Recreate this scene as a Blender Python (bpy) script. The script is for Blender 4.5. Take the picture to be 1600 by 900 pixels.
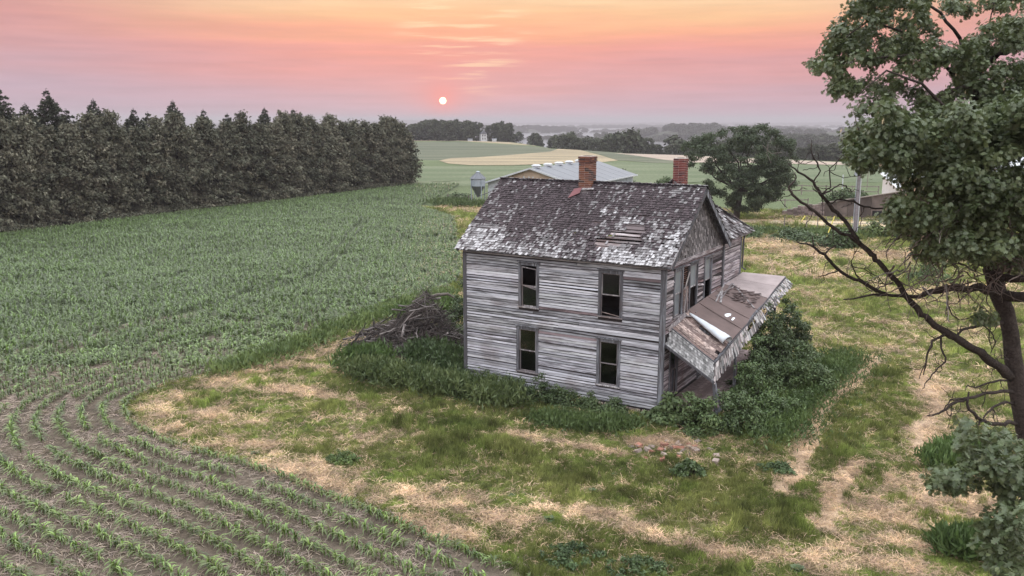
import bpy, bmesh, math, random, time
import numpy as np
from mathutils import Vector, Matrix
T0 = time.time()
random.seed(7)
RNG = np.random.default_rng(7)
for o in list(bpy.data.objects): bpy.data.objects.remove(o)
SC = bpy.context.scene
COL = SC.collection
R = math.radians

# ------------------------------------------------------------------ camera
CAM_H = 11.0
PITCH = 0.193
FPX = 1335.26          # focal length in pixels of the 1600 px wide photograph
cd = bpy.data.cameras.new('camera'); cam = bpy.data.objects.new('camera', cd); COL.objects.link(cam)
cam.location = (0, 0, CAM_H); cam.rotation_euler = (math.pi/2 - PITCH, 0, 0)
cd.sensor_width = 36; cd.lens = 36 * FPX / 1600; cd.clip_start = .1; cd.clip_end = 60000
SC.camera = cam
CP, SP = math.cos(PITCH), math.sin(PITCH)
def ray(u, v):
    x = (u - 800)/FPX; up = -(v - 450)/FPX
    return np.array([x, CP + up*SP, -SP + up*CP])
def at(u, v, z=0.0):                       # point of the photograph on the level z
    d = ray(u, v); t = (z - CAM_H)/d[2]; return d*t + np.array([0, 0, CAM_H])
def atd(u, v, y):                          # point of the photograph at the distance y
    d = ray(u, v); return d*(y/d[1]) + np.array([0, 0, CAM_H])

# ------------------------------------------------------------------ world, sun, exposure
SUN_AZ = math.atan2((692-800)/FPX, CP + (450-158)/FPX*SP)       # from +Y towards +X
SUN_EL = R(1.3)
SUN_DIR = Vector((math.sin(SUN_AZ)*math.cos(SUN_EL), math.cos(SUN_AZ)*math.cos(SUN_EL), math.sin(SUN_EL)))
W = bpy.data.worlds.new('World'); SC.world = W; W.use_nodes = True
def build_world():
    nt = W.node_tree; N = nt.nodes; L = nt.links; N.clear()
    def n(t, **k):
        x = N.new(t)
        for a, b in k.items(): setattr(x, a, b)
        return x
    def math_(op, a, b=None, clamp=False):
        m = n('ShaderNodeMath', operation=op, use_clamp=clamp)
        for i, q in enumerate((a, b)):
            if q is None: continue
            if isinstance(q, (int, float)): m.inputs[i].default_value = q
            else: L.new(q, m.inputs[i])
        return m.outputs[0]
    def mix(f, a, b, mode='MIX'):
        m = n('ShaderNodeMix', data_type='RGBA', blend_type=mode)
        for s, q in ((m.inputs[0], f), (m.inputs[6], a), (m.inputs[7], b)):
            if isinstance(q, (int, float)): s.default_value = q
            elif isinstance(q, tuple): s.default_value = q + (1,)
            else: L.new(q, s)
        return m.outputs[2]
    def ramp(f, stops):
        r = n('ShaderNodeValToRGB'); e = r.color_ramp.elements
        while len(e) < len(stops): e.new(.5)
        for x, (p, c) in zip(e, stops):
            x.position = p; x.color = tuple(((q/255)**2.2) for q in c) + (1,)
        L.new(f, r.inputs[0]); return r.outputs[0]
    tc = n('ShaderNodeTexCoord'); sx = n('ShaderNodeSeparateXYZ'); L.new(tc.outputs['Generated'], sx.inputs[0])
    z = sx.outputs[2]
    # cloud streaks: flatten the sky sphere, stretch sideways
    mp = n('ShaderNodeMapping'); mp.inputs['Scale'].default_value = (2.2, 2.2, 26); L.new(tc.outputs['Generated'], mp.inputs[0])
    nz = n('ShaderNodeTexNoise'); nz.inputs['Scale'].default_value = 1.6; nz.inputs['Detail'].default_value = 6; L.new(mp.outputs[0], nz.inputs[0])
    mp2 = n('ShaderNodeMapping'); mp2.inputs['Scale'].default_value = (7, 7, 95); mp2.inputs['Location'].default_value = (3.1, .4, 1.7); L.new(tc.outputs['Generated'], mp2.inputs[0])
    nz2 = n('ShaderNodeTexNoise'); nz2.inputs['Scale'].default_value = 1.5; nz2.inputs['Detail'].default_value = 5; L.new(mp2.outputs[0], nz2.inputs[0])
    wob = math_('MULTIPLY', math_('SUBTRACT', nz.outputs[0], .5), .05)
    zz = math_('ADD', z, wob)
    low = math_('DIVIDE', math_('MAXIMUM', zz, 0.0), .14, True)
    near = ramp(low, [(0, (194, 168, 186)), (.14, (204, 168, 182)), (.30, (217, 163, 170)), (.44, (228, 160, 160)), (.56, (241, 163, 152)),
                      (.68, (253, 178, 146)), (.84, (255, 200, 152)), (1, (255, 214, 166))])
    side = ramp(low, [(0, (188, 170, 188)), (.25, (200, 168, 182)), (.5, (211, 162, 168)), (.75, (219, 157, 154)), (1, (225, 164, 154))])
    dt = n('ShaderNodeVectorMath', operation='DOT_PRODUCT'); L.new(tc.outputs['Generated'], dt.inputs[0])
    az = Vector((math.sin(R(2)), math.cos(R(2)), 0)); dt.inputs[1].default_value = az
    sf = n('ShaderNodeMapRange', interpolation_type='SMOOTHSTEP'); L.new(dt.outputs['Value'], sf.inputs[0])
    sf.inputs[1].default_value = .84; sf.inputs[2].default_value = .985
    lowcol = mix(sf.outputs[0], side, near)
    hi = n('ShaderNodeMapRange'); L.new(z, hi.inputs[0]); hi.inputs[1].default_value = .13; hi.inputs[2].default_value = 1
    up = n('ShaderNodeValToRGB'); e = up.color_ramp.elements
    for i in range(2): e.new(.5)
    for x, (p, c) in zip(e, [(0, (1.0, .70, .55)), (.10, (1.5, 1.26, 1.18)), (.32, (2.3, 2.34, 2.34)), (1, (3.1, 3.3, 3.35))]):
        x.position = p; x.color = c + (1,)
    L.new(hi.outputs[0], up.inputs[0])
    hf = n('ShaderNodeMapRange', interpolation_type='SMOOTHSTEP'); L.new(z, hf.inputs[0]); hf.inputs[1].default_value = .10; hf.inputs[2].default_value = .22
    c = mix(hf.outputs[0], lowcol, up.outputs[0])
    band = n('ShaderNodeMapRange'); L.new(nz2.outputs[0], band.inputs[0]); band.inputs[1].default_value = .3; band.inputs[2].default_value = .7; band.inputs[3].default_value = .93; band.inputs[4].default_value = 1.05
    bs = n('ShaderNodeVectorMath', operation='SCALE'); L.new(c, bs.inputs[0]); L.new(band.outputs[0], bs.inputs['Scale']); c = bs.outputs[0]
    # brighter cloud streaks above the sun
    st = n('ShaderNodeMapRange', interpolation_type='SMOOTHSTEP'); L.new(nz2.outputs[0], st.inputs[0]); st.inputs[1].default_value = .50; st.inputs[2].default_value = .66
    sd = n('ShaderNodeVectorMath', operation='DOT_PRODUCT'); L.new(tc.outputs['Generated'], sd.inputs[0])
    q = ray(725, 45); q = q/np.linalg.norm(q); sd.inputs[1].default_value = tuple(q)
    sm = n('ShaderNodeMapRange', interpolation_type='SMOOTHSTEP'); L.new(sd.outputs['Value'], sm.inputs[0]); sm.inputs[1].default_value = .9962; sm.inputs[2].default_value = .9994
    c = mix(math_('MULTIPLY', math_('MULTIPLY', st.outputs[0], sm.outputs[0]), .60), c, (1.0, .78, .50))
    # sun disc and its halo
    s2 = n('ShaderNodeVectorMath', operation='DOT_PRODUCT'); L.new(tc.outputs['Generated'], s2.inputs[0]); s2.inputs[1].default_value = tuple(SUN_DIR)
    ang = math_('ARCCOSINE', math_('MINIMUM', s2.outputs['Value'], 1.0))
    halo = math_('POWER', 2.718, math_('MULTIPLY', ang, -48.0))
    c = mix(math_('MULTIPLY', halo, .9), c, (1.0, .28, .25))
    disc = n('ShaderNodeMapRange'); L.new(ang, disc.inputs[0]); disc.inputs[1].default_value = R(.235); disc.inputs[2].default_value = R(.20)
    c = mix(disc.outputs[0], c, (5.0, 3.2, 1.9))
    bg = n('ShaderNodeBackground'); L.new(c, bg.inputs[0]); bg.inputs[1].default_value = 1.0
    sk = n('ShaderNodeTexSky', sky_type='NISHITA', sun_disc=False, sun_elevation=SUN_EL, sun_rotation=SUN_AZ)
    bg2 = n('ShaderNodeBackground'); L.new(sk.outputs[0], bg2.inputs[0]); bg2.inputs[1].default_value = .006
    ad = n('ShaderNodeAddShader'); L.new(bg.outputs[0], ad.inputs[0]); L.new(bg2.outputs[0], ad.inputs[1])
    out = n('ShaderNodeOutputWorld'); L.new(ad.outputs[0], out.inputs[0])
build_world()
ld = bpy.data.lights.new('sun', 'SUN'); ld.energy = 1.0; ld.angle = R(4); ld.color = (1, .62, .45)
sun = bpy.data.objects.new('sun', ld); COL.objects.link(sun); sun.rotation_euler = SUN_DIR.to_track_quat('Z', 'Y').to_euler()
SC.view_settings.view_transform = 'Standard'; SC.view_settings.look = 'None'
SC.view_settings.exposure = 0.0; SC.view_settings.gamma = 1; SC.view_settings.use_curve_mapping = False
SC.cycles.volume_bounces = 0; SC.cycles.max_bounces = 6; SC.cycles.transparent_max_bounces = 12
SC.cycles.diffuse_bounces = 2; SC.cycles.glossy_bounces = 2; SC.cycles.use_denoising = True
HAZE_DENSITY = 0.00030

# ------------------------------------------------------------------ helpers
def tag(o, label=None, cat=None, group=None, kind=None):
    if label: o['label'] = label
    if cat: o['category'] = cat
    if group: o['group'] = group
    if kind: o['kind'] = kind
    return o
def empty(name, loc=(0, 0, 0), rz=0.0, parent=None):
    o = bpy.data.objects.new(name, None); COL.objects.link(o); o.location = loc; o.rotation_euler = (0, 0, rz)
    o.empty_display_size = .3
    if parent: o.parent = parent
    return o
def mesh_np(name, V, F, C=None, smooth=False, cname='tint'):
    """V (n,3); F (m,k) all faces alike; C (n,3) vertex colours."""
    V = np.asarray(V, np.float32); F = np.asarray(F, np.int32)
    me = bpy.data.meshes.new(name); m, k = F.shape
    me.vertices.add(len(V)); me.vertices.foreach_set('co', V.ravel())
    me.loops.add(m*k); me.loops.foreach_set('vertex_index', F.ravel())
    me.polygons.add(m); me.polygons.foreach_set('loop_start', np.arange(0, m*k, k, dtype=np.int32))
    me.polygons.foreach_set('use_smooth', np.full(m, smooth))
    if C is not None:
        a = me.color_attributes.new(cname, 'FLOAT_COLOR', 'POINT')
        a.data.foreach_set('color', np.c_[np.asarray(C, np.float32), np.ones(len(V), np.float32)].ravel())
    me.update(calc_edges=True)
    return me
def link(name, me, mat=None, parent=None, loc=(0, 0, 0)):
    o = bpy.data.objects.new(name, me); COL.objects.link(o); o.location = loc
    if mat and len(me.materials) == 0: me.materials.append(mat)
    if parent: o.parent = parent
    return o
class MB:
    def __init__(s): s.v = []; s.f = []; s.c = []
    def pts(s, P, F, col=None):
        b = len(s.v); s.v += [tuple(p) for p in P]; s.f += [tuple(b+i for i in f) for f in F]
        s.c += [col or (1, 1, 1)]*len(P)
    def hexa(s, P, col=None):             # 8 corners: bottom 0-3 ccw, top 4-7
        s.pts(P, [(3, 2, 1, 0), (4, 5, 6, 7), (0, 1, 5, 4), (1, 2, 6, 5), (2, 3, 7, 6), (3, 0, 4, 7)], col)
    def box(s, a, b, col=None, M=None):
        x0, y0, z0 = a; x1, y1, z1 = b
        P = [(x0, y0, z0), (x1, y0, z0), (x1, y1, z0), (x0, y1, z0), (x0, y0, z1), (x1, y0, z1), (x1, y1, z1), (x0, y1, z1)]
        if M is not None: P = [tuple(M @ Vector(p)) for p in P]
        s.hexa(P, col)
    def bar(s, p, q, w, t, up=(0, 0, 1), col=None):   # box from p to q, w wide, t thick along 'up'
        p, q, up = Vector(p), Vector(q), Vector(up)
        d = (q-p).normalized(); sd = d.cross(up)
        if sd.length < 1e-4: sd = d.cross(Vector((1, 0, 0)))
        sd.normalize(); u = sd.cross(d).normalized()
        a, b = sd*w/2, u*t/2
        s.hexa([p-a-b, q-a-b, q+a-b, p+a-b, p-a+b, q-a+b, q+a+b, p+a+b], col)
    def tube(s, P, Rr, n=6, col=None, cap=True):
        P = [Vector(p) for p in P]; b = len(s.v); k = len(P); ref = Vector((.31, .2, .93))
        prev = None
        for i, p in enumerate(P):
            d = (P[min(i+1, k-1)] - P[max(i-1, 0)]).normalized()
            if prev is None:
                a = d.cross(ref)
                if a.length < .05: a = d.cross(Vector((1, 0, 0)))
            else: a = prev - d*prev.dot(d)
            a.normalize(); prev = a; c2 = d.cross(a)
            for j in range(n):
                t = 2*math.pi*j/n; s.v.append(tuple(p + (a*math.cos(t) + c2*math.sin(t))*Rr[i])); s.c.append(col or (1, 1, 1))
        for i in range(k-1):
            for j in range(n):
                s.f.append((b+i*n+j, b+i*n+(j+1) % n, b+(i+1)*n+(j+1) % n, b+(i+1)*n+j))
        if cap:
            s.f.append(tuple(b+j for j in reversed(range(n)))); s.f.append(tuple(b+(k-1)*n+j for j in range(n)))
    def build(s, name, mat, parent=None, smooth=False, loc=(0, 0, 0)):
        me = bpy.data.meshes.new(name); me.from_pydata(s.v, [], s.f)
        a = me.color_attributes.new('tint', 'FLOAT_COLOR', 'POINT')
        a.data.foreach_set('color', np.c_[np.asarray(s.c, np.float32), np.ones(len(s.v), np.float32)].ravel())
        if smooth: me.polygons.foreach_set('use_smooth', np.full(len(me.polygons), True))
        me.update()
        return link(name, me, mat, parent, loc)
def copy_tree(o, parent=None):
    c = o.copy(); COL.objects.link(c)
    if parent: c.parent = parent
    for ch in [x for x in list(o.children)]:
        copy_tree(ch, c)
    return c

# numpy value noise
_T = RNG.random((256, 256))
def vnoise(x, y):
    xi = np.floor(x).astype(int); yi = np.floor(y).astype(int); fx = x-xi; fy = y-yi
    fx = fx*fx*(3-2*fx); fy = fy*fy*(3-2*fy)
    a = _T[xi & 255, yi & 255]; b = _T[(xi+1) & 255, yi & 255]; c = _T[xi & 255, (yi+1) & 255]; d = _T[(xi+1) & 255, (yi+1) & 255]
    return (a*(1-fx)+b*fx)*(1-fy) + (c*(1-fx)+d*fx)*fy
def fbm(x, y, o=4):
    s = 0; a = .5; t = 0
    for i in range(o): s = s + a*vnoise(x*2**i+17.3*i, y*2**i+5.1*i); t += a; a *= .55
    return s/t
def sstep(a, b, x): t = np.clip((x-a)/(b-a), 0, 1); return t*t*(3-2*t)
def seg_dist(x, y, P):
    """distance to a polyline and signed side (positive on its left)"""
    best = np.full(np.shape(x), 1e9); side = np.zeros(np.shape(x))
    for (ax, ay), (bx, by) in zip(P[:-1], P[1:]):
        dx, dy = bx-ax, by-ay; l2 = dx*dx+dy*dy
        t = np.clip(((x-ax)*dx+(y-ay)*dy)/l2, 0, 1)
        qx = x-(ax+t*dx); qy = y-(ay+t*dy); d = np.hypot(qx, qy); cr = dx*(y-ay)-dy*(x-ax)
        m = d < best; best = np.where(m, d, best); side = np.where(m, np.sign(cr), side)
    return best, side
def px(P, z=0): return [tuple(at(u, v, z)[:2]) for u, v in P]

# ------------------------------------------------------------------ materials
class NT:
    def __init__(s, name):
        s.m = bpy.data.materials.new(name); s.m.use_nodes = True; s.t = s.m.node_tree; s.t.nodes.clear()
        s.out = s.n('ShaderNodeOutputMaterial')
    def n(s, t, **k):
        x = s.t.nodes.new(t)
        for a, b in k.items(): setattr(x, a, b)
        return x
    def put(s, sock, q):
        if q is None: return
        if isinstance(q, (int, float)): sock.default_value = q
        elif isinstance(q, tuple): sock.default_value = (q + (1,)) if (len(q) == 3 and sock.type == 'RGBA') else q
        else: s.t.links.new(q, sock)
    def math(s, op, a, b=None, clamp=False):
        m = s.n('ShaderNodeMath', operation=op, use_clamp=clamp); s.put(m.inputs[0], a); s.put(m.inputs[1], b); return m.outputs[0]
    def mix(s, f, a, b, mode='MIX'):
        m = s.n('ShaderNodeMix', data_type='RGBA', blend_type=mode); s.put(m.inputs[0], f); s.put(m.inputs[6], a); s.put(m.inputs[7], b); return m.outputs[2]
    def coord(s, scale=(1, 1, 1), kind='Object', off=None):
        tc = s.n('ShaderNodeTexCoord'); mp = s.n('ShaderNodeMapping'); s.t.links.new(tc.outputs[kind], mp.inputs[0])
        mp.inputs['Scale'].default_value = scale
        if off is not None: s.put(mp.inputs['Location'], off)
        return mp.outputs[0]
    def noise(s, vec, scale, detail=4, rough=.55, col=False):
        x = s.n('ShaderNodeTexNoise'); s.put(x.inputs['Vector'], vec); x.inputs['Scale'].default_value = scale
        x.inputs['Detail'].default_value = detail; x.inputs['Roughness'].default_value = rough
        return x.outputs[1] if col else x.outputs[0]
    def ramp(s, f, stops, interp='LINEAR'):
        r = s.n('ShaderNodeValToRGB'); r.color_ramp.interpolation = interp; e = r.color_ramp.elements
        while len(e) < len(stops): e.new(.5)
        for x, (p, c) in zip(e, stops): x.position = p; x.color = (c if isinstance(c, tuple) else (c, c, c)) + (1,)
        s.put(r.inputs[0], f); return r.outputs[0]
    def step(s, f, a, b):
        r = s.n('ShaderNodeMapRange', interpolation_type='SMOOTHSTEP'); s.put(r.inputs[0], f); r.inputs[1].default_value = a; r.inputs[2].default_value = b; return r.outputs[0]
    def attr(s, name='tint', kind='GEOMETRY', out='Color'):
        a = s.n('ShaderNodeAttribute', attribute_name=name, attribute_type=kind); return a.outputs[out]
    def rand(s): return s.n('ShaderNodeObjectInfo').outputs['Random']
    def bsdf(s, col, rough=.8, bump=None, bs=.3, bd=.01, spec=.3, trans=None, metal=0.0, normal=None):
        b = s.n('ShaderNodeBsdfPrincipled'); s.put(b.inputs['Base Color'], col); s.put(b.inputs['Roughness'], rough)
        b.inputs['Specular IOR Level'].default_value = spec; b.inputs['Metallic'].default_value = metal
        if bump is not None:
            bp = s.n('ShaderNodeBump'); bp.inputs['Strength'].default_value = bs; bp.inputs['Distance'].default_value = bd
            s.put(bp.inputs['Height'], bump); s.t.links.new(bp.outputs[0], b.inputs['Normal'])
        o = b.outputs[0]
        if trans:
            t = s.n('ShaderNodeBsdfTranslucent'); s.put(t.inputs[0], trans[1]); mx = s.n('ShaderNodeMixShader'); mx.inputs[0].default_value = trans[0]
            s.t.links.new(o, mx.inputs[1]); s.t.links.new(t.outputs[0], mx.inputs[2]); o = mx.outputs[0]
        s.t.links.new(o, s.out.inputs[0]); return s.m
MAT = {}
def weathered(name, light, dark, stain, axis='x', sc=1.0, lo=.42, hi=.62, vivid=1.0):
    """grey weathered wood: peeled paint, grain along the board, brown stains; per-board shift"""
    t = NT(name); rnd = t.rand()
    off = t.n('ShaderNodeCombineXYZ'); t.put(off.inputs[0], t.math('MULTIPLY', rnd, 37.0)); t.put(off.inputs[1], t.math('MULTIPLY', rnd, 11.0)); t.put(off.inputs[2], t.math('MULTIPLY', rnd, 5.0))
    S = {'x': (.9, 9, 16), 'y': (9, .9, 16), 'z': (9, 9, .9)}[axis]
    g1 = t.coord(tuple(q*sc for q in S), off=off.outputs[0]); n1 = t.noise(g1, 1.0, 6, .65)
    g2 = t.coord(tuple(q*sc for q in {'x': (2.5, 40, 70), 'y': (40, 2.5, 70), 'z': (40, 40, 2.5)}[axis]), off=off.outputs[0]); n2 = t.noise(g2, 1.0, 3, .6)
    g3 = t.coord((.55, .55, .8)); n3 = t.noise(g3, 1.3, 4, .6)
    f = t.step(t.math('ADD', t.math('ADD', t.math('MULTIPLY', n1, .62), t.math('MULTIPLY', n2, .30)), t.math('MULTIPLY', t.math('SUBTRACT', rnd, .5), .12)), lo, hi)
    c = t.mix(f, dark, light)
    c = t.mix(t.math('MULTIPLY', t.step(n3, .5, .68), .75), c, t.mix(.5, c, stain))
    c = t.mix(t.math('MULTIPLY', t.step(n1, .60, .72), .35*vivid), c, stain)
    c = t.mix(1.0, c, t.attr(), 'MULTIPLY')
    MAT[name] = t.bsdf(c, .88, n2, .5, .004, .2)
weathered('clapboard', (.46, .465, .51), (.10, .098, .108), (.14, .105, .10), 'x', lo=.33, hi=.52, vivid=.6)
weathered('clapboard_side', (.46, .42, .45), (.11, .09, .10), (.17, .10, .09), 'y', lo=.38, hi=.58)
weathered('trim', (.25, .26, .30), (.075, .072, .082), (.11, .085, .085), 'z')
weathered('trim_light', (.47, .45, .47), (.16, .14, .15), (.2, .14, .12), 'z')
weathered('plank_x', (.52, .44, .42), (.13, .10, .10), (.25, .16, .13), 'x')
weathered('plank_roof', (.40, .36, .38), (.10, .08, .085), (.16, .10, .09), 'x')
weathered('floor_board', (.34, .27, .28), (.16, .12, .12), (.2, .13, .12), 'x')
def simple(name, col, rough=.8, nscale=8, var=.35, spec=.3, bump=.3, metal=0, bd=.01, use_tint=True):
    t = NT(name); n1 = t.noise(t.coord(), nscale, 5); n2 = t.noise(t.coord(), nscale*.2, 3)
    d = tuple(q*(1-var) for q in col); l = tuple(min(1, q*(1+var)) for q in col)
    c = t.ramp(t.math('ADD', t.math('MULTIPLY', n1, .6), t.math('MULTIPLY', n2, .4)), [(.3, d), (.7, l)])
    if use_tint: c = t.mix(1.0, c, t.attr(), 'MULTIPLY')
    MAT[name] = t.bsdf(c, rough, n1, bump, bd, spec, metal=metal)
simple('shingle', (.9, .9, .9), .9, 30, .25)
simple('dark_inside', (.018, .016, .017), .95, 3, .2, use_tint=False)
simple('brick', (.9, .9, .9), .85, 40, .25)
simple('mortar', (.42, .37, .35), .95, 30, .2, use_tint=False)
simple('stone', (.30, .26, .24), .95, 6, .4)
simple('bark', (.050, .040, .037), .95, 22, .6, bump=.9, bd=.03, spec=.1)
simple('bark_pale', (.15, .13, .12), .95, 14, .4, bump=.8, bd=.03, spec=.1)
simple('dead_wood', (.13, .10, .09), .95, 14, .5, bump=.8, bd=.02, spec=.1)
simple('white_metal', (.46, .47, .51), .5, 1.2, .10, .4, bump=.05)
simple('roof_metal', (.125, .13, .155), .55, .6, .10, .4, bump=.03)
simple('tan_metal', (.40, .30, .235), .6, 1, .1, .3, bump=.05)
simple('galvanised', (.34, .38, .45), .42, 3, .2, .5, bump=.1, metal=.3)
simple('galvanised_dark', (.10, .105, .115), .5, 3, .3, .5, bump=.1)
simple('pile_wood', (.085, .078, .078), .95, 14, .5, bump=.8, bd=.02, spec=.1)
simple('pole_wood', (.20, .18, .20), .9, 6, .3)
simple('fence_wood', (.20, .17, .155), .9, 6, .3)
simple('rust_wall', (.105, .082, .076), .9, 1.3, .5, bump=.7, bd=.05)
simple('tin', (.55, .58, .64), .45, 4, .22, .5, bump=.25)
simple('roof_felt', (.125, .088, .086), .8, 1.2, .35, bump=.4)
simple('roof_felt_pale', (.30, .245, .25), .85, 1.5, .3, bump=.4)
simple('yellow_plastic', (.62, .52, .12), .5, 3, .1)
def leafmat(name, a, b, trans=(.22, .30, .06), rough=.5, spec=.35, tf=.25, inst=False):
    t = NT(name); r = t.rand()
    tint = t.attr('tint', 'INSTANCER' if inst else 'GEOMETRY')
    n_ = t.noise(t.coord(kind='Object'), .9, 3)
    c = t.mix(1.0, t.mix(t.step(n_, .35, .65), a, b), tint, 'MULTIPLY')
    c = t.mix(.40, c, t.mix(r, a, b))
    MAT[name] = t.bsdf(c, rough, spec=spec, trans=(tf, t.mix(.5, c, trans)))
leafmat('oak_leaf', (.040, .060, .025), (.130, .158, .078), rough=.42, spec=.55, trans=(.14, .18, .05))
leafmat('cedar_spray', (.062, .068, .050), (.200, .192, .148), rough=.85, spec=.15, tf=.15, trans=(.08, .075, .045))
leafmat('spruce_spray', (.050, .058, .046), (.085, .092, .070), rough=.85, spec=.15, tf=.1, trans=(.05, .06, .03))
leafmat('walnut_leaf', (.028, .042, .022), (.060, .080, .042), rough=.6, trans=(.08, .10, .03), tf=.2)
leafmat('bush_leaf', (.042, .066, .026), (.095, .128, .052), rough=.5, trans=(.13, .18, .05), tf=.08)
leafmat('far_leaf', (.050, .058, .040), (.075, .080, .055), rough=.9, spec=.1, tf=.1, trans=(.06, .06, .04))
leafmat('far_leaf_mass', (.050, .058, .040), (.075, .080, .055), rough=.9, spec=.1, tf=.1, trans=(.06, .06, .04), inst=True)
def instmat(name, rough, spec, tf, tr):
    t = NT(name); c = t.attr('tint', 'INSTANCER'); g = t.attr('tint', 'GEOMETRY'); c = t.mix(1.0, c, g, 'MULTIPLY')
    MAT[name] = t.bsdf(c, rough, spec=spec, trans=(tf, t.mix(1.0, c, tr, 'MULTIPLY')))
instmat('blade', .65, .25, .25, (1.2, 1.3, .8))
instmat('corn_mass', .36, .6, .25, (1.3, 1.6, .6))
t = NT('corn_leaf'); c = t.mix(1.0, t.mix(t.rand(), (.080, .115, .034), (.14, .175, .06)), t.attr(), 'MULTIPLY')
MAT['corn_leaf'] = t.bsdf(c, .36, spec=.6, trans=(.25, t.mix(1.0, c, (1.3, 1.6, .6), 'MULTIPLY')))
# old window glass
t = NT('old_glass'); gl = t.n('ShaderNodeBsdfGlossy'); gl.inputs['Roughness'].default_value = .08; t.put(gl.inputs[0], (.6, .62, .66))
tr = t.n('ShaderNodeBsdfTransparent'); t.put(tr.inputs[0], (.55, .57, .6)); fr = t.n('ShaderNodeFresnel'); fr.inputs[0].default_value = 1.5
mx = t.n('ShaderNodeMixShader'); t.put(mx.inputs[0], t.math('ADD', fr.outputs[0], .02)); t.t.links.new(tr.outputs[0], mx.inputs[1]); t.t.links.new(gl.outputs[0], mx.inputs[2]); t.t.links.new(mx.outputs[0], t.out.inputs[0])
MAT['old_glass'] = t.m
simple('grey_blue_glass', (.17, .185, .21), .35, 3, .3, .5, bump=.05, use_tint=False)  # opaque panes in mottled grey-blue

# ------------------------------------------------------------------ layout of the land
YARD = px([(1010, 985), (880, 925), (800, 880), (700, 842), (600, 800), (500, 758), (400, 722), (300, 694), (238, 668), (205, 645), (200, 622), (250, 602), (330, 580), (420, 556),
           (520, 522), (610, 486), (700, 456)]) + [(-3.4, 62.0), (-5.4, 85.0), (-6.5, 100.0), (-12.0, 112.0), (-10.0, 135.0), (-8, 170)]
# corn lies on the left of YARD walked from its end to its start; keep the sign so that positive = corn
def yard_sd(x, y):
    d, s = seg_dist(x, y, YARD[::-1]); return d*s*-1      # + in the corn, - in the yard
TREE_A = np.array([-52.5, 80.0]); TREE_B = np.array([-18.2, 151.5])
def left_of_trees(x, y):                                  # signed distance to the foot of the windbreak, + on the field side
    d = TREE_B-TREE_A; n_ = np.array([d[1], -d[0]])/np.linalg.norm(d); return (x-TREE_A[0])*n_[0]+(y-TREE_A[1])*n_[1]
BROW_U = [-400, 640, 800, 860, 980, 1340, 2000]; BROW_D = [560, 540, 450, 345, 290, 236, 220]
BA = [math.atan2((u-800)/FPX, 1) for u in BROW_U]
def zland(x, y):
    r = np.hypot(x, y); az = np.arctan2(x, np.maximum(y, 1e-3)); az = np.where(y < 0, np.pi*.6*np.sign(x), az)
    b = np.interp(az, BA, BROW_D)
    fall = -46*sstep(0, 1, (r-b)/430.0)
    roll = (fbm(x/420.0+9, y/420.0+4, 3)-.5)*12*sstep(0, 700, r-b)
    def ridge(d0, wid, h, seed):
        dd = d0*(1+.22*(fbm(az*3.2+seed, seed*1.7+0*az, 3)-.5)); hh = h*np.clip(.15+1.35*fbm(az*6+seed*3, 0*az+seed, 3)-.15, .1, 1.12)
        return hh*np.exp(-((r-dd)/wid)**2)
    rg = ridge(860, 130, 36, 3.1) + ridge(1600, 220, 36, 7.7) + ridge(2700, 360, 38, 12.4) + ridge(4700, 560, 38, 5.9) + ridge(8600, 1300, 44, 21.3)
    z = fall + roll + rg*sstep(60, 420, r-b)
    near = (fbm(x/2.3, y/2.3, 3)-.5)*.14*sstep(300, 60, r) + (fbm(x/16, y/16, 2)-.5)*.30*sstep(400, 100, r)
    return z + near - .05

# straw windrows in the mown yard: (pixels, width in metres, strength)
STRAW = [([(212, 655), (250, 628), (330, 603), (400, 577), (470, 555), (545, 540), (640, 512)], .85, .7),
         ([(225, 662), (300, 676), (370, 690), (450, 704), (510, 728)], .95, .7), ([(300, 640), (350, 650), (400, 662)], .8, .7),
         ([(430, 606), (470, 604), (520, 619), (560, 632)], .8, .9), ([(370, 735), (470, 742), (520, 760)], 1.0, .9),
         ([(600, 775), (660, 778), (720, 790), (790, 812), (860, 838)], .8, .95), ([(620, 640), (700, 668), (800, 680), (900, 695), (960, 707)], .35, .6),
         ([(860, 792), (960, 808), (1040, 850), (1150, 868), (1290, 880), (1400, 885)], .6, .65), ([(640, 810), (720, 835), (820, 870)], .5, .6),
         ([(1367, 560), (1345, 592), (1298, 622), (1268, 662), (1257, 700), (1238, 742), (1222, 762)], .62, 1.0),
         ([(1335, 725), (1312, 760), (1292, 800), (1288, 815)], .6, 1.0), ([(1330, 800), (1400, 790), (1500, 780), (1570, 790)], 1.4, .8),
         ([(1330, 760), (1420, 745), (1480, 770), (1560, 760)], .9, .55), ([(1440, 585), (1470, 640), (1440, 670), (1445, 720), (1500, 740)], .9, .85),
         ([(1320, 850), (1450, 850), (1560, 860)], .9, .5), ([(1180, 375), (1260, 395), (1340, 398), (1430, 400), (1600, 400)], 3.6, .95), ([(1170, 405), (1240, 425), (1330, 430)], 1.9, .65),
         ([(1090, 722), (1140, 738), (1180, 752)], .5, .9), ([(1000, 690), (1050, 690), (1075, 705)], .7, .9), ([(1420, 455), (1500, 450), (1600, 455)], 1.6, .7),
         ([(685, 322), (720, 326), (760, 330)], 2.2, .95), ([(480, 570), (540, 575), (600, 600)], .5, .45), ([(1380, 500), (1480, 520), (1600, 510)], .8, .5)]
STRAW = [(px(p), w, s) for p, w, s in STRAW]
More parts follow.
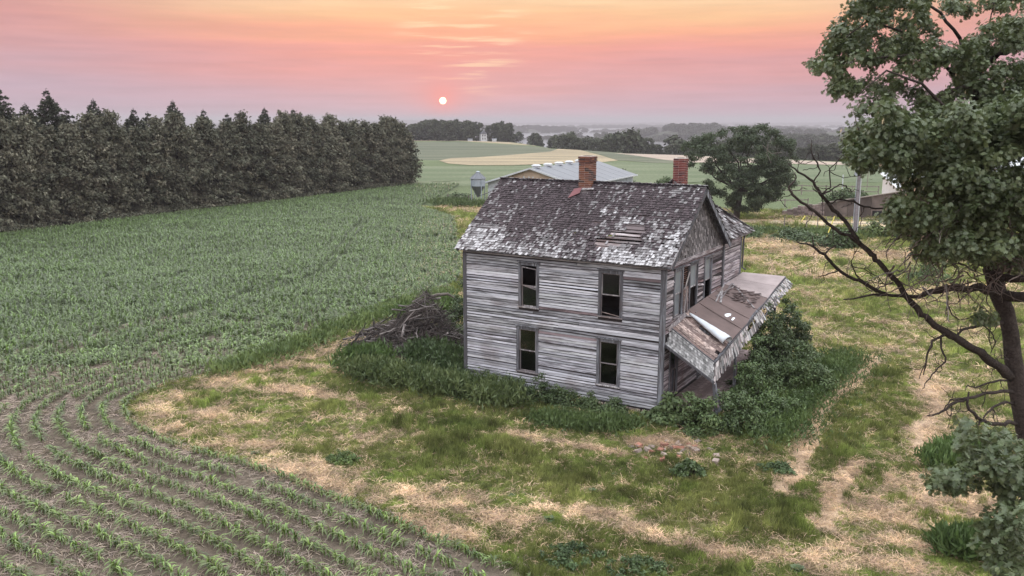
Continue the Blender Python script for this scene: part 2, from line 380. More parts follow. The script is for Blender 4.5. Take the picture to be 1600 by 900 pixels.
LUSH = [([(540, 600), (640, 620), (780, 640), (900, 660), (1000, 670)], 1.0), ([(860, 865), (960, 880), (1040, 900)], 1.6), ([(1310, 560), (1262, 600), (1215, 650), (1190, 700)], 1.0),
        ([(1080, 740), (1160, 750), (1220, 740)], 1.4), ([(480, 700), (560, 712)], .8), ([(640, 650), (740, 662)], 1.2), ([(1300, 660), (1380, 640)], 1.6), ([(1180, 366), (1350, 368), (1600, 372)], 1.5)]
LUSH += [([(1395, 570), (1350, 640), (1310, 690), (1290, 720)], .8), ([(1000, 770), (1120, 780), (1220, 800)], 1.3), ([(700, 700), (820, 720), (900, 740)], 1.2)]
LUSH = [(px(p), w) for p, w in LUSH]
def straw_mask(x, y):
    wx = x + (fbm(x*.7, y*.7, 3)-.5)*1.6; wy = y + (fbm(x*.7+31, y*.7+8, 3)-.5)*1.6
    m = .0 + .30*sstep(.48, .68, fbm(x*.42+3, y*.42+9, 4))
    for P, w, s in STRAW:
        if w < .75: d, _ = seg_dist(x+(wx-x)*.3, y+(wy-y)*.3, P)
        else: d, _ = seg_dist(wx, wy, P)
        m = np.maximum(m, (.10+.90*s)*sstep(1.25, .2, d/w)*(.98 if w < .75 else .80))
    for P, w in LUSH:
        d, _ = seg_dist(wx, wy, P); m = m*(1-.75*sstep(1.5, .4, d/w))
    m = m*np.clip(.22+1.4*fbm(x*1.05+7, y*1.05+1, 3), 0, 1.15)
    n_ = fbm(x*2.6, y*2.6, 4); n2 = fbm(x*9, y*9, 2)
    return np.clip(m + (n_-.5)*1.3 + (n2-.5)*.5 - .05, 0, 1)
TRACKS = [(px([(1369, 556), (1345, 592), (1298, 622), (1268, 662), (1257, 700), (1238, 742), (1222, 765)]), .26), (px([(1335, 725), (1312, 760), (1292, 800), (1286, 822)]), .2), (px([(1440, 585), (1470, 640), (1440, 670), (1445, 720)]), .25), (px([(1150, 345), (1210, 347), (1290, 350), (1400, 352), (1640, 353)]), 1.5)]
def track_mask(x, y):
    n_ = (fbm(x*1.6+3, y*1.6, 3)-.5); m = 0*x
    for P, w in TRACKS: d, _ = seg_dist(x+n_*.5, y-n_*.5, P); m = np.maximum(m, sstep(1.6, .7, d/w))
    return m
def yard_cols(x, y):
    """base colours of what grows or lies at x, y: (straw colour, grass colour)"""
    h = fbm(x*.5+50, y*.5+2, 3)[:, None]; k = fbm(x*.9+5, y*.9+77, 3)[:, None]
    g = np.array([.115, .155, .045])*(1-h) + np.array([.31, .31, .12])*h
    g = g*(1-sstep(.58, .72, k)) + np.array([.22, .27, .08])*sstep(.58, .72, k)
    s = np.array([.38, .265, .19])*(1-h) + np.array([.72, .53, .40])*h
    return s, g

# ---- ground sheet
def build_ground():
    rs = np.concatenate([[0.0, 4, 8, 11, 13.5], np.arange(15, 62, .32), np.geomspace(62.5, 700, 210), np.geomspace(710, 14000, 150)])
    az = np.concatenate([np.radians(np.arange(-180, -38, 4.0)), np.radians(np.arange(-37, 37.01, .26)), np.radians(np.arange(41, 180, 4.0))])
    nr, na = len(rs), len(az)
    A, RR = np.meshgrid(az, rs); X = (RR*np.sin(A)).ravel(); Y = (RR*np.cos(A)).ravel()
    Z = zland(X, Y); V = np.c_[X, Y, Z]
    i, j = np.meshgrid(np.arange(nr-1), np.arange(na), indexing='ij'); j2 = (j+1) % na
    F = np.stack([(i*na+j).ravel(), (i*na+j2).ravel(), ((i+1)*na+j2).ravel(), ((i+1)*na+j).ravel()], 1)
    F = F[:, ::-1]
    s, g = yard_cols(X, Y); m = straw_mask(X, Y)[:, None]
    yard = g*.36*(1-m) + s*.44*m
    soil = np.array([.118, .092, .074])*(.75+.5*fbm(X*1.3, Y*1.3, 3)[:, None])
    tk = track_mask(X, Y)[:, None]; yard = yard*(1-tk)+np.array([.46, .33, .24])*tk
    sd = yard_sd(X, Y); r = np.hypot(X, Y)
    shade_cover = (np.maximum(sstep(8, 12, sd)*sstep(26, 34, Y), sstep(42, 52, Y)))[:, None]; soil = soil*(1-shade_cover)+np.array([.062, .075, .042])*shade_cover  # green weed cover, its dark tone painting in the shade under the corn canopy
    corn = (sstep(-.5, .2, sd + (fbm(X*1.2, Y*1.2, 2)-.5)*1.4)*sstep(-6, -1, left_of_trees(X, Y))*sstep(190, 150, Y)*(r < 400))[:, None]
    far = np.array([.095, .118, .062])*(.8+.4*fbm(X/23, Y/23, 3)[:, None])
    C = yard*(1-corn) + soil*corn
    ff = sstep(88, 118, r)[:, None]; C = C*(1-ff*(1-corn)) + far*ff*(1-corn)
    wood = np.array([.05, .055, .04]); b = np.interp(np.arctan2(X, np.maximum(Y, 1e-3)), BA, BROW_D)
    wf = sstep(0, 120, r-b)[:, None]; C = C*(1-wf)+wood*wf
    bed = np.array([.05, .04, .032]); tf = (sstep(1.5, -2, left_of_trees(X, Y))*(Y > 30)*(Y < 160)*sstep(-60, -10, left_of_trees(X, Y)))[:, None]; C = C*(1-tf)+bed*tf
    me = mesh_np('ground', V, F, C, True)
    t = NT('ground'); base = t.attr(); co = t.coord()
    n1 = t.noise(co, 3.5, 6, .7); n2 = t.noise(co, 22, 4, .7); n3 = t.noise(co, .05, 4, .6)
    c = t.mix(1.0, base, t.ramp(n1, [(.3, .55), (.7, 1.4)]), 'MULTIPLY'); c = t.mix(1.0, c, t.ramp(n2, [(.3, .6), (.7, 1.35)]), 'MULTIPLY')
    c = t.mix(1.0, c, t.ramp(n3, [(.3, .82), (.7, 1.15)]), 'MULTIPLY')
    MAT['ground'] = t.bsdf(c, .95, t.math('ADD', n1, t.math('MULTIPLY', n2, .5)), .8, .06, .1)
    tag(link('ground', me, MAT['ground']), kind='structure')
build_ground()

# distant field sheets laid on the land
def sheet(name, pts, mat, lift=.03, n=8):
    """polygon of pixels -> sheet that follows the land"""
    P = [at(u, v)[:2] for u, v in pts]
    bm = bmesh.new(); vs = [bm.verts.new((p[0], p[1], 0)) for p in P]; bm.faces.new(vs)
    bmesh.ops.triangulate(bm, faces=bm.faces[:])
    for k in range(n):
        long_ = [e for e in bm.edges if e.calc_length() > 14]
        if not long_: break
        bmesh.ops.subdivide_edges(bm, edges=long_, cuts=1); bmesh.ops.triangulate(bm, faces=[f for f in bm.faces if len(f.verts) > 3])
    co = np.array([v.co[:] for v in bm.verts]); z = zland(co[:, 0], co[:, 1])
    for v, q in zip(bm.verts, z): v.co.z = q + lift
    me = bpy.data.meshes.new(name); bm.to_mesh(me); bm.free()
    for p in me.polygons: p.use_smooth = True
    me.color_attributes.new('tint', 'FLOAT_COLOR', 'POINT').data.foreach_set('color', np.ones(len(me.vertices)*4, np.float32))
    return tag(link(name, me, mat), kind='structure')
def fieldmat(name, a, b, sc=(.02, .1, 1), rot=0.0):
    t = NT(name); co = t.coord(sc); t.t.nodes[-1].inputs['Rotation'].default_value = (0, 0, rot)
    n1 = t.noise(co, 1, 5, .6); n2 = t.noise(t.coord(), 1.5, 4)
    c = t.mix(t.step(n1, .35, .65), a, b); c = t.mix(1.0, c, t.ramp(n2, [(.3, .75), (.7, 1.2)]), 'MULTIPLY'); MAT[name] = t.bsdf(c, .95, spec=.1); return MAT[name]
fieldmat('hay_stubble', (.20, .165, .115), (.31, .25, .17)); fieldmat('far_green', (.085, .108, .062), (.125, .142, .09)); fieldmat('far_dark', (.070, .080, .056), (.115, .12, .085), (.015, .12, 1), .3)
fieldmat('pink_stubble', (.27, .215, .185), (.33, .26, .22)); fieldmat('gravel_track', (.42, .34, .25), (.56, .46, .34), (.5, .5, 1))
sheet('dark_green_field', [(540, 222), (720, 222), (790, 226), (850, 230), (872, 234), (860, 238), (790, 243), (740, 246), (690, 250), (540, 252)], MAT['far_dark'])
sheet('hill_stubble_strip', [(540, 217), (720, 217), (800, 221), (850, 227), (850, 229), (790, 225), (720, 220.5), (540, 220.5)], MAT['hay_stubble'], .06)
sheet('hay_field', [(686, 251), (705, 247), (745, 246), (800, 242), (860, 237), (872, 232.5), (905, 234), (940, 243), (966, 251), (935, 254), (905, 254), (860, 256), (800, 258.5), (735, 258.5), (700, 256)], MAT['hay_stubble'], .09)
sheet('bean_field', [(905, 233), (990, 241), (1060, 252), (1075, 256), (1010, 254), (966, 250.5), (940, 242)], MAT['far_dark'], .05)
sheet('pink_stubble_field', [(958, 239), (1000, 240), (1060, 241), (1140, 246), (1240, 250), (1340, 254), (1340, 258), (1240, 256), (1150, 254), (1075, 254), (1040, 250), (1000, 244)], MAT['pink_stubble'], .07)
sheet('green_crop_field', [(500, 259), (735, 260), (800, 260), (905, 256), (966, 253), (1075, 257), (1240, 258), (1400, 262), (1640, 262), (1640, 284), (1400, 284), (1240, 284), (1100, 284), (980, 290), (750, 290), (500, 290)], MAT['far_green'], .04)
sheet('gravel_track', [(1150, 343), (1210, 344), (1290, 346), (1400, 347), (1640, 348), (1640, 357), (1400, 356), (1300, 354), (1210, 350), (1150, 347)], MAT['gravel_track'], .14)
print('land', time.time()-T0)

# ------------------------------------------------------------------ scatter with geometry nodes (only for stuff)
def scatter(name, pts, rot, scl, col, idx, variants, mat, label, cat):
    me = bpy.data.meshes.new(name); n_ = len(pts); me.vertices.add(n_); me.vertices.foreach_set('co', np.asarray(pts, np.float32).ravel())
    def A(nm, ty, arr, key):
        a = me.attributes.new(nm, ty, 'POINT'); a.data.foreach_set(key, np.ascontiguousarray(arr).ravel())
    A('rot', 'FLOAT_VECTOR', np.asarray(rot, np.float32), 'vector'); A('scl', 'FLOAT_VECTOR', np.asarray(scl, np.float32), 'vector')
    A('idx', 'INT', np.asarray(idx, np.int32), 'value')
    A('tint', 'FLOAT_COLOR', np.c_[np.asarray(col, np.float32), np.ones(n_, np.float32)], 'color')
    cl = bpy.data.collections.new(name + '_shapes')
    for k, m in enumerate(variants):
        if len(m.materials) == 0: m.materials.append(mat)
        cl.objects.link(bpy.data.objects.new('%s_shape_%02d' % (name, k), m))
    g = bpy.data.node_groups.new(name, 'GeometryNodeTree')
    g.interface.new_socket('Geometry', in_out='INPUT', socket_type='NodeSocketGeometry'); g.interface.new_socket('Geometry', in_out='OUTPUT', socket_type='NodeSocketGeometry')
    N, L = g.nodes, g.links; gi = N.new('NodeGroupInput'); go = N.new('NodeGroupOutput')
    ip = N.new('GeometryNodeInstanceOnPoints'); ci = N.new('GeometryNodeCollectionInfo'); ci.inputs['Collection'].default_value = cl
    ci.inputs['Separate Children'].default_value = True; ci.inputs['Reset Children'].default_value = True
    def na(nm, ty):
        x = N.new('GeometryNodeInputNamedAttribute'); x.data_type = ty; x.inputs['Name'].default_value = nm; return x.outputs['Attribute']
    mp = N.new('GeometryNodeMeshToPoints'); L.new(gi.outputs[0], mp.inputs[0]); L.new(mp.outputs[0], ip.inputs['Points'])
    L.new(ci.outputs[0], ip.inputs['Instance']); ip.inputs['Pick Instance'].default_value = True
    L.new(na('idx', 'INT'), ip.inputs['Instance Index']); L.new(na('scl', 'FLOAT_VECTOR'), ip.inputs['Scale'])
    er = N.new('FunctionNodeEulerToRotation'); L.new(na('rot', 'FLOAT_VECTOR'), er.inputs[0]); L.new(er.outputs[0], ip.inputs['Rotation'])
    L.new(ip.outputs[0], go.inputs[0])
    o = link(name, me, mat); md = o.modifiers.new('scatter', 'NODES'); md.node_group = g
    return tag(o, label, cat, kind='stuff')

# blade / plant shapes
def strip(P, Wd, up=(0, 0, 1)):
    """ribbon along points P with widths Wd"""
    P = [Vector(p) for p in P]; V = []; F = []
    for i, p in enumerate(P):
        d = (P[min(i+1, len(P)-1)]-P[max(i-1, 0)]); s = d.cross(Vector(up))
        if s.length < 1e-6: s = Vector((1, 0, 0))
        s.normalize(); V += [tuple(p-s*Wd[i]/2), tuple(p+s*Wd[i]/2)]
    for i in range(len(P)-1): F.append((2*i, 2*i+1, 2*i+3, 2*i+2))
    return V, F
def corn_mesh(seed, nl=8, seg=4, h=.36):
    r = random.Random(seed); m = MB(); a0 = r.random()*6.28
    for i in range(nl):
        a = a0 + i*math.pi + r.uniform(-.45, .45); z0 = .04 + h*.55*i/nl; ln = (.27+.15*math.sin(math.pi*min(1, (i+1)/nl)))*r.uniform(.8, 1.15); el = R(r.uniform(42, 66)) + i*.03
        P = []; x = 0; z = z0; e = el
        for k in range(seg+1):
            P.append((math.cos(a)*x, math.sin(a)*x, z)); x += math.cos(e)*ln/seg; z += math.sin(e)*ln/seg; e -= R(r.uniform(26, 40))
        w = r.uniform(.030, .044)
        V, F = strip(P, [w*.8, w, w*.95, w*.65, .004][:seg+1] if seg == 4 else [w, w, w*.7, .004][:seg+1])
        t_ = r.choice((.5, .75, 1.0, 1.25, 1.6))*r.uniform(.85, 1.15); m.pts(V, F, (t_, t_*(1 if i < nl-2 else 1.15), t_*(1 if i < nl-2 else .8)))
    m.tube([(0, 0, -.05), (0, 0, h*.55), (.01, 0, h)], [.014, .010, .003], 4, (.9, 1, .7), cap=False)
    me = bpy.data.meshes.new('corn_plant'); me.from_pydata(m.v, [], m.f)
    me.color_attributes.new('tint', 'FLOAT_COLOR', 'POINT').data.foreach_set('color', np.c_[np.asarray(m.c, np.float32), np.ones(len(m.v), np.float32)].ravel())
    me.polygons.foreach_set('use_smooth', np.full(len(me.polygons), True)); return me
def grass_mesh(seed, nb=16, h=.10, spread=.09, w=.011, lay=.5):
    r = random.Random(seed); m = MB()
    for i in range(nb):
        a = r.random()*6.28; d = spread*math.sqrt(r.random()); x0, y0 = math.cos(a)*d, math.sin(a)*d; b = r.random()*6.28; l = h*r.uniform(.6, 1.3); ln = l*r.uniform(.1, lay*1.6)
        V, F = strip([(x0, y0, -.01), (x0+math.cos(b)*ln*.35, y0+math.sin(b)*ln*.35, l*.6), (x0+math.cos(b)*ln, y0+math.sin(b)*ln, l)], [w, w*.85, w*.15], (math.cos(b+1.2), math.sin(b+1.2), .2))
        t_ = r.uniform(.7, 1.3); m.pts(V, F, (t_, t_, t_))
    me = bpy.data.meshes.new('tuft'); me.from_pydata(m.v, [], m.f)
    me.color_attributes.new('tint', 'FLOAT_COLOR', 'POINT').data.foreach_set('color', np.c_[np.asarray(m.c, np.float32), np.ones(len(m.v), np.float32)].ravel()); return me
def straw_mesh(seed, nb=20, ln=.17, h=.05, w=.007):
    r = random.Random(seed); m = MB()
    for i in range(nb):
        x0, y0 = r.gauss(0, .09), r.gauss(0, .09); b = r.random()*6.28; l = ln*r.uniform(.6, 1.4); z0 = h*r.random()**1.5; z1 = z0 + r.uniform(-.01, .05)
        c_, s_ = math.cos(b)*l, math.sin(b)*l; k = r.uniform(-.3, .3)
        V, F = strip([(x0, y0, z0), (x0+c_*.5-s_*k*.3, y0+s_*.5+c_*k*.3, (z0+z1)/2+.014), (x0+c_, y0+s_, z1)], [w, w*1.1, w*.8], (r.uniform(-.6, .6), r.uniform(-.6, .6), 1))
        t_ = r.uniform(.6, 1.3); m.pts(V, F, (t_, t_*r.uniform(.93, 1.03), t_*r.uniform(.85, 1.05)))
    me = bpy.data.meshes.new('straw'); me.from_pydata(m.v, [], m.f)
    me.color_attributes.new('tint', 'FLOAT_COLOR', 'POINT').data.foreach_set('color', np.c_[np.asarray(m.c, np.float32), np.ones(len(m.v), np.float32)].ravel()); return me

HO = np.array([5.6185, 30.9312]); TH = .5424
HE1 = np.array([math.cos(TH), -math.sin(TH)]); HE2 = np.array([math.sin(TH), math.cos(TH)])
def house_xy(x, y): P = np.stack([x, y], -1)-HO; return P@HE1, P@HE2
def in_house(x, y, m=0.0):
    a, b = house_xy(x, y); return (a > -8.95-m) & (a < 0+m) & (b > -m) & (b < 6.9+m) | (a > -5.3-m) & (a < 2.0+m) & (b > .1-m) & (b < 9.9+m)
def visible(x, y, m=2.0): return (np.abs(x) < (y+4)*.60+m) & (y > 17)

def build_corn():
    P = np.array(YARD[::-1]); d = np.r_[0, np.cumsum(np.hypot(*np.diff(P, axis=0).T))]
    s = np.arange(0, d[-1], .5); bx, by = np.interp(s, d, P[:, 0]), np.interp(s, d, P[:, 1])
    for _ in range(12):
        bx[1:-1] = (bx[:-2]+bx[1:-1]*2+bx[2:])/4; by[1:-1] = (by[:-2]+by[1:-1]*2+by[2:])/4
    pts = []
    tx, ty = np.gradient(bx), np.gradient(by); l = np.hypot(tx, ty); nx, ny = ty/l, -tx/l
    for k in range(185):
        off = .35 + .76*k if k < 14 else .35+.76*14+.36*(k-14); ox, oy = bx+nx*off, by+ny*off
        dd = np.r_[0, np.cumsum(np.hypot(np.diff(ox), np.diff(oy)))]; ss = np.arange(RNG.random()*.2, dd[-1], .13 if k < 14 else .15); ss = ss + RNG.normal(0, .025, len(ss))
        qx, qy = np.interp(ss, dd, ox), np.interp(ss, dd, oy)
        jt = np.where((qy < 44) & ((k < 9) | (qy < 27)), .02, .13); pts.append(np.c_[qx+RNG.normal(0, jt, len(qx)), qy+RNG.normal(0, jt, len(qx)), np.full(len(qx), off)])
    nf = 38000; fx, fy = RNG.uniform(-24, 2, nf), RNG.uniform(38, 112, nf); fd = yard_sd(fx, fy); q = (fd > .3) & (fd < 9.5) & (fbm(fx*.7, fy*.7, 3) > .34)
    pts.append(np.c_[fx, fy, fd][q])
    P = np.concatenate(pts); x, y, off = P.T
    k = visible(x, y, 3) & (left_of_trees(x, y) > 1.2) & (y < 152); P = P[k]; x, y, off = P.T
    k = np.abs(yard_sd(x, y)-off) < .5; P = P[k]; x, y, off = P.T
    # thin out: gaps where seed failed, every second plant far off
    gap = fbm(x*.8+4, y*.8, 3); k = (gap > .27 + .08*(off < 1.2)) & (RNG.random(len(x)) > .06); 
    far = np.hypot(x, y) > 75; k &= ~far | (RNG.random(len(x)) < .7); P = P[k]; x, y, off = P.T
    z = zland(x, y); n_ = len(x); r = np.hypot(x, y)
    size = (.68+.42*fbm(x*.3+7, y*.3+2, 3))*(1+.30*np.maximum(sstep(5.5, 10, off)*sstep(26, 34, y), sstep(38, 50, y)))*RNG.uniform(.8, 1.2, n_)
    size *= np.where(off < .8, .85, 1.0)
    h = fbm(x*.25, y*.25, 3)[:, None]; j = RNG.uniform(.62, 1.4, (n_, 1))
    col = (np.array([.085, .120, .036])*(1-h)+np.array([.145, .180, .068])*h)*j
    fade = sstep(28, 60, r)[:, None]; col = col*(1-fade)+np.array([.132, .162, .095])*j*fade
    rot = np.c_[RNG.normal(0, .08, n_), RNG.normal(0, .08, n_), RNG.random(n_)*6.28]
    # the 300 that show largest are plants of their own
    inframe = (np.abs(x)/ (y*CP+(CAM_H)*SP) < .60)
    depth = y*CP + CAM_H*SP; vv = 450 + FPX*((CAM_H*CP - y*SP)/depth); ok = inframe & (vv < 895)
    order = np.argsort(np.where(ok, r, 1e9))[:300]; own = np.zeros(n_, bool); own[order] = True
    V = [corn_mesh(i) for i in range(6)]; Vf = [corn_mesh(20+i, 6, 3, .42) for i in range(4)]
    for m in V+Vf: pass
    Vm = [m.copy() for m in V]
    for m in Vm: m.materials.append(MAT['corn_leaf'])
    for i in order:
        o = bpy.data.objects.new('corn_plant', Vm[int(RNG.integers(6))]); COL.objects.link(o); o.location = (x[i], y[i], z[i]); o.rotation_euler = rot[i]; o.scale = (size[i],)*3
        tag(o, 'young arching corn plant in the curved rows at the bottom of the photo', 'corn plant', 'nearest corn plants of the curved field rows')
    m = ~own; idx = np.where(r < 45, RNG.integers(0, 6, n_), 6+RNG.integers(0, 4, n_))
    scatter('corn_crop', np.c_[x, y, z][m], rot[m], np.repeat(size[m][:, None], 3, 1), col[m], idx[m], V+Vf, MAT['corn_mass'], 'green field of young corn in curved rows left of the house', 'corn crop')
    print('corn', n_)
    # dead stalks between the rows
    n2 = 30000; rr = np.sqrt(RNG.uniform(18**2, 52**2, n2)); aa = RNG.uniform(-.62, .2, n2); x, y = rr*np.sin(aa), rr*np.cos(aa)
    k = (yard_sd(x, y) > -.3) & (left_of_trees(x, y) > 1) & visible(x, y) & (fbm(x*1.1, y*1.1, 3) > .42); x, y = x[k], y[k]; n2 = len(x)
    c = np.array([.36, .29, .25])*RNG.uniform(.55, 1.35, (n2, 1))
    scatter('corn_stubble', np.c_[x, y, zland(x, y)+.005], np.c_[np.zeros((n2, 2)), RNG.random(n2)*6.28], np.repeat(RNG.uniform(.7, 1.4, (n2, 1)), 3, 1), c, RNG.integers(0, 3, n2),
            [straw_mesh(70+i, 6, .22, .02, .012) for i in range(3)], MAT['blade'], 'dry stalk litter on the soil between the corn rows', 'crop litter')
build_corn()
print('corn done', time.time()-T0)

BUSH_ZONES = []          # filled below; grass grows everywhere
def build_grass():
    def sample(r0, r1, dens):
        a0 = .66; n_ = int(dens*a0*(r1*r1-r0*r0)); r = np.sqrt(RNG.uniform(r0*r0, r1*r1, n_)); a = RNG.uniform(-a0, a0, n_); x, y = r*np.sin(a), r*np.cos(a)
        k = visible(x, y) & (yard_sd(x, y) < .25) & ~in_house(x, y, -.05) & (left_of_trees(x, y) > -3); return x[k], y[k]
    parts = [(17.5, 30, 105, 1.0), (30, 42, 64, 1.15), (42, 62, 26, 1.6), (62, 112, 7, 2.6)]
    X, Y, S = [], [], []
    for r0, r1, de, sc in parts:
        x, y = sample(r0, r1, de); X.append(x); Y.append(y); S.append(np.full(len(x), sc))
    x, y, sc = map(np.concatenate, (X, Y, S)); n_ = len(x)
    q = RNG.random(n_) > .72*track_mask(x, y); x, y, sc = x[q], y[q], sc[q]; n_ = len(x)
    m = np.maximum(straw_mask(x, y), track_mask(x, y)); s, g = yard_cols(x, y); z = zland(x, y)
    isS = RNG.random(n_) < np.clip(m*1.15-.05, .06, .95)
    j = RNG.uniform(.62, 1.35, (n_, 1))*(.22+1.55*fbm(x*2.4+5, y*2.4+60, 3))[:, None]
    lush = np.zeros(n_)
    for P, w in LUSH: d, _ = seg_dist(x, y, P); lush = np.maximum(lush, sstep(1.8, .5, d/w))
    ed = yard_sd(x, y); lush = np.maximum(lush, .35*sstep(-1.3, -.3, ed)*sstep(33, 37, np.hypot(x, y)))
    tall = sstep(.60, .74, fbm(x*.55+70, y*.55+3, 3)); hgt = (.75+.6*lush+1.3*tall)*(1-.45*m)*(.7+.7*fbm(x*2.9+8, y*2.9, 2))
    gc = g*(1-.28*lush[:, None])*j
    k = ~isS
    rot = np.c_[RNG.normal(0, .15, n_), RNG.normal(0, .15, n_), RNG.random(n_)*6.28]
    sx = sc*RNG.uniform(.8, 1.3, n_)
    scatter('grass', np.c_[x, y, z][k], rot[k], np.c_[sx, sx, sc*hgt*RNG.uniform(.7, 1.3, n_)][k], gc[k], RNG.integers(0, 5, n_)[k], [grass_mesh(i, 18) for i in range(5)], MAT['blade'],
            'patchy green grass of the mown yard round the farmhouse', 'grass')
    k = isS; hs = sc*RNG.uniform(.8, 1.9, n_)*(.6+1.0*fbm(x*1.7, y*1.7+9, 3))
    scatter('mown_hay', np.c_[x, y, z][k], rot[k]*np.array([.8, .8, 1]), np.c_[sx, sx, hs][k], (s*j)[k], RNG.integers(0, 5, n_)[k], [straw_mesh(30+i) for i in range(5)], MAT['blade'],
            'dry tan mown grass lying in streaks over the yard', 'cut hay')
    print('grass', n_)
build_grass()
print('grass done', time.time()-T0)

# ================================================================== the farmhouse
HOUSE = empty('farmhouse', (HO[0], HO[1], 0), -TH)
tag(HOUSE, 'abandoned two storey farmhouse with grey peeling clapboards and a ragged shingle roof', 'house')
HL, HW = 8.9, 6.9
EZ, RZ = 5.77, 8.43; OE, OG = .20, .30
def Tfront(u, d, z): return (u, -d, z)
def Tright(u, d, z): return (d, u, z)
def Tleft(u, d, z): return (-HL-d, u, z)
def Tback(u, d, z): return (u, HW+d, z)
def Twing(u, d, z): return (d-.04, u, z)
def Twingb(u, d, z): return (u, 9.75+d, z)
def Twingl(u, d, z): return (-5.2-d, u, z)
def tbox(m, T, u0, u1, d0, d1, z0, z1, col=None):
    m.hexa([T(u0, d0, z0), T(u1, d0, z0), T(u1, d1, z0), T(u0, d1, z0), T(u0, d0, z1), T(u1, d0, z1), T(u1, d1, z1), T(u0, d1, z1)], col)
FW = [(-6.23, -5.28, 3.60, 5.42), (-2.66, -1.64, 3.62, 5.42), (-6.32, -5.30, .87, 2.76), (-2.68, -1.68, .87, 2.72)]
SW = [(.92, 1.90, 3.62, 5.50), (2.62, 3.62, 3.62, 5.50), (4.40, 5.40, 3.62, 5.50)]
SD = [(.72, 1.66, .55, 2.62), (4.0, 4.95, .45, 2.6)]
cnt = {'clapboard': 0}
rest = {}
def clapboards(T, u0, u1, z0, z1, holes, mat, expo=.112, rough=.3, miss=.01, single=True, maxlen=3.6, skip=None):
    r = random.Random(int(u0*100)+int(z1*100)+99); k = 0; z = z0
    while z < z1-.02:
        h = min(expo, z1-z); zm = z+h/2; cuts = [(a-.0, b+.0) for a, b, c, d in holes if c < z+h-.01 and d > z+.01]
        segs = []; p = u0
        for a, b in sorted(cuts):
            if a-p > .05: segs.append((p, a))
            p = b
        if u1-p > .05: segs.append((p, u1))
        for a, b in segs:
            if b-a > maxlen+.8:
                q = a + r.uniform(.3, .7)*(b-a); parts = [(a, q-.004), (q+.004, b)]
            else: parts = [(a, b)]
            for a2, b2 in parts:
                if skip and skip((a2+b2)/2, zm, b2-a2): continue
                if r.random() < miss and b2-a2 < 1.5: continue
                dz0, dz1 = r.gauss(0, .006*rough/.3), r.gauss(0, .006*rough/.3)
                if r.random() < .05*rough/.3: dz1 -= r.uniform(.01, .05)*rough/.3
                t0, t1 = .030+r.uniform(-.006, .010), .030+r.uniform(-.006, .010)
                if r.random() < .06: t1 += .025
                gp = r.choice((.0, .026, .036, .042, .048))*r.uniform(.85, 1.15); zb, zt = z, z+h-gp; v = r.choice((.55, .8, .95, 1.0, 1.08, 1.2))*r.uniform(.93, 1.07); col = (v, v*r.uniform(.97, 1.0), v*r.uniform(.97, 1.03))
                if r.random() < .05: col = (v*.55, v*.42, v*.42)
                m = MB(); P = [T(a2, .004, zb+dz0), T(b2, .004, zb+dz1), T(b2, t1, zb+dz1-.004), T(a2, t0, zb+dz0-.004), T(a2, .002, zt+dz0), T(b2, .002, zt+dz1), T(b2, .013, zt+dz1), T(a2, .013, zt+dz0)]
                if single and cnt['clapboard'] < 296:
                    m.hexa(P, col); m.build('clapboard', MAT[mat], HOUSE); cnt['clapboard'] += 1
                else: rest.setdefault(mat, MB()).hexa(P, col)
        z += h; k += 1
def wall(T, u0, u1, z0, z1, holes, mat='dark_wall', d0=-.10, d1=0.0, name='wall'):
    us = sorted({u0, u1} | {q for h in holes for q in h[:2]}); zs = sorted({z0, z1} | {q for h in holes for q in h[2:]}); m = MB()
    for a, b in zip(us[:-1], us[1:]):
        for c, d in zip(zs[:-1], zs[1:]):
            um, zm = (a+b)/2, (c+d)/2
            if any(h[0] < um < h[1] and h[2] < zm < h[3] for h in holes): continue
            tbox(m, T, a, b, d0, d1, c, d)
    return m.build(name, MAT[mat], HOUSE)
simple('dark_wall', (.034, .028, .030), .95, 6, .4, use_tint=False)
simple('plaster', (.16, .13, .13), .95, 2, .25)
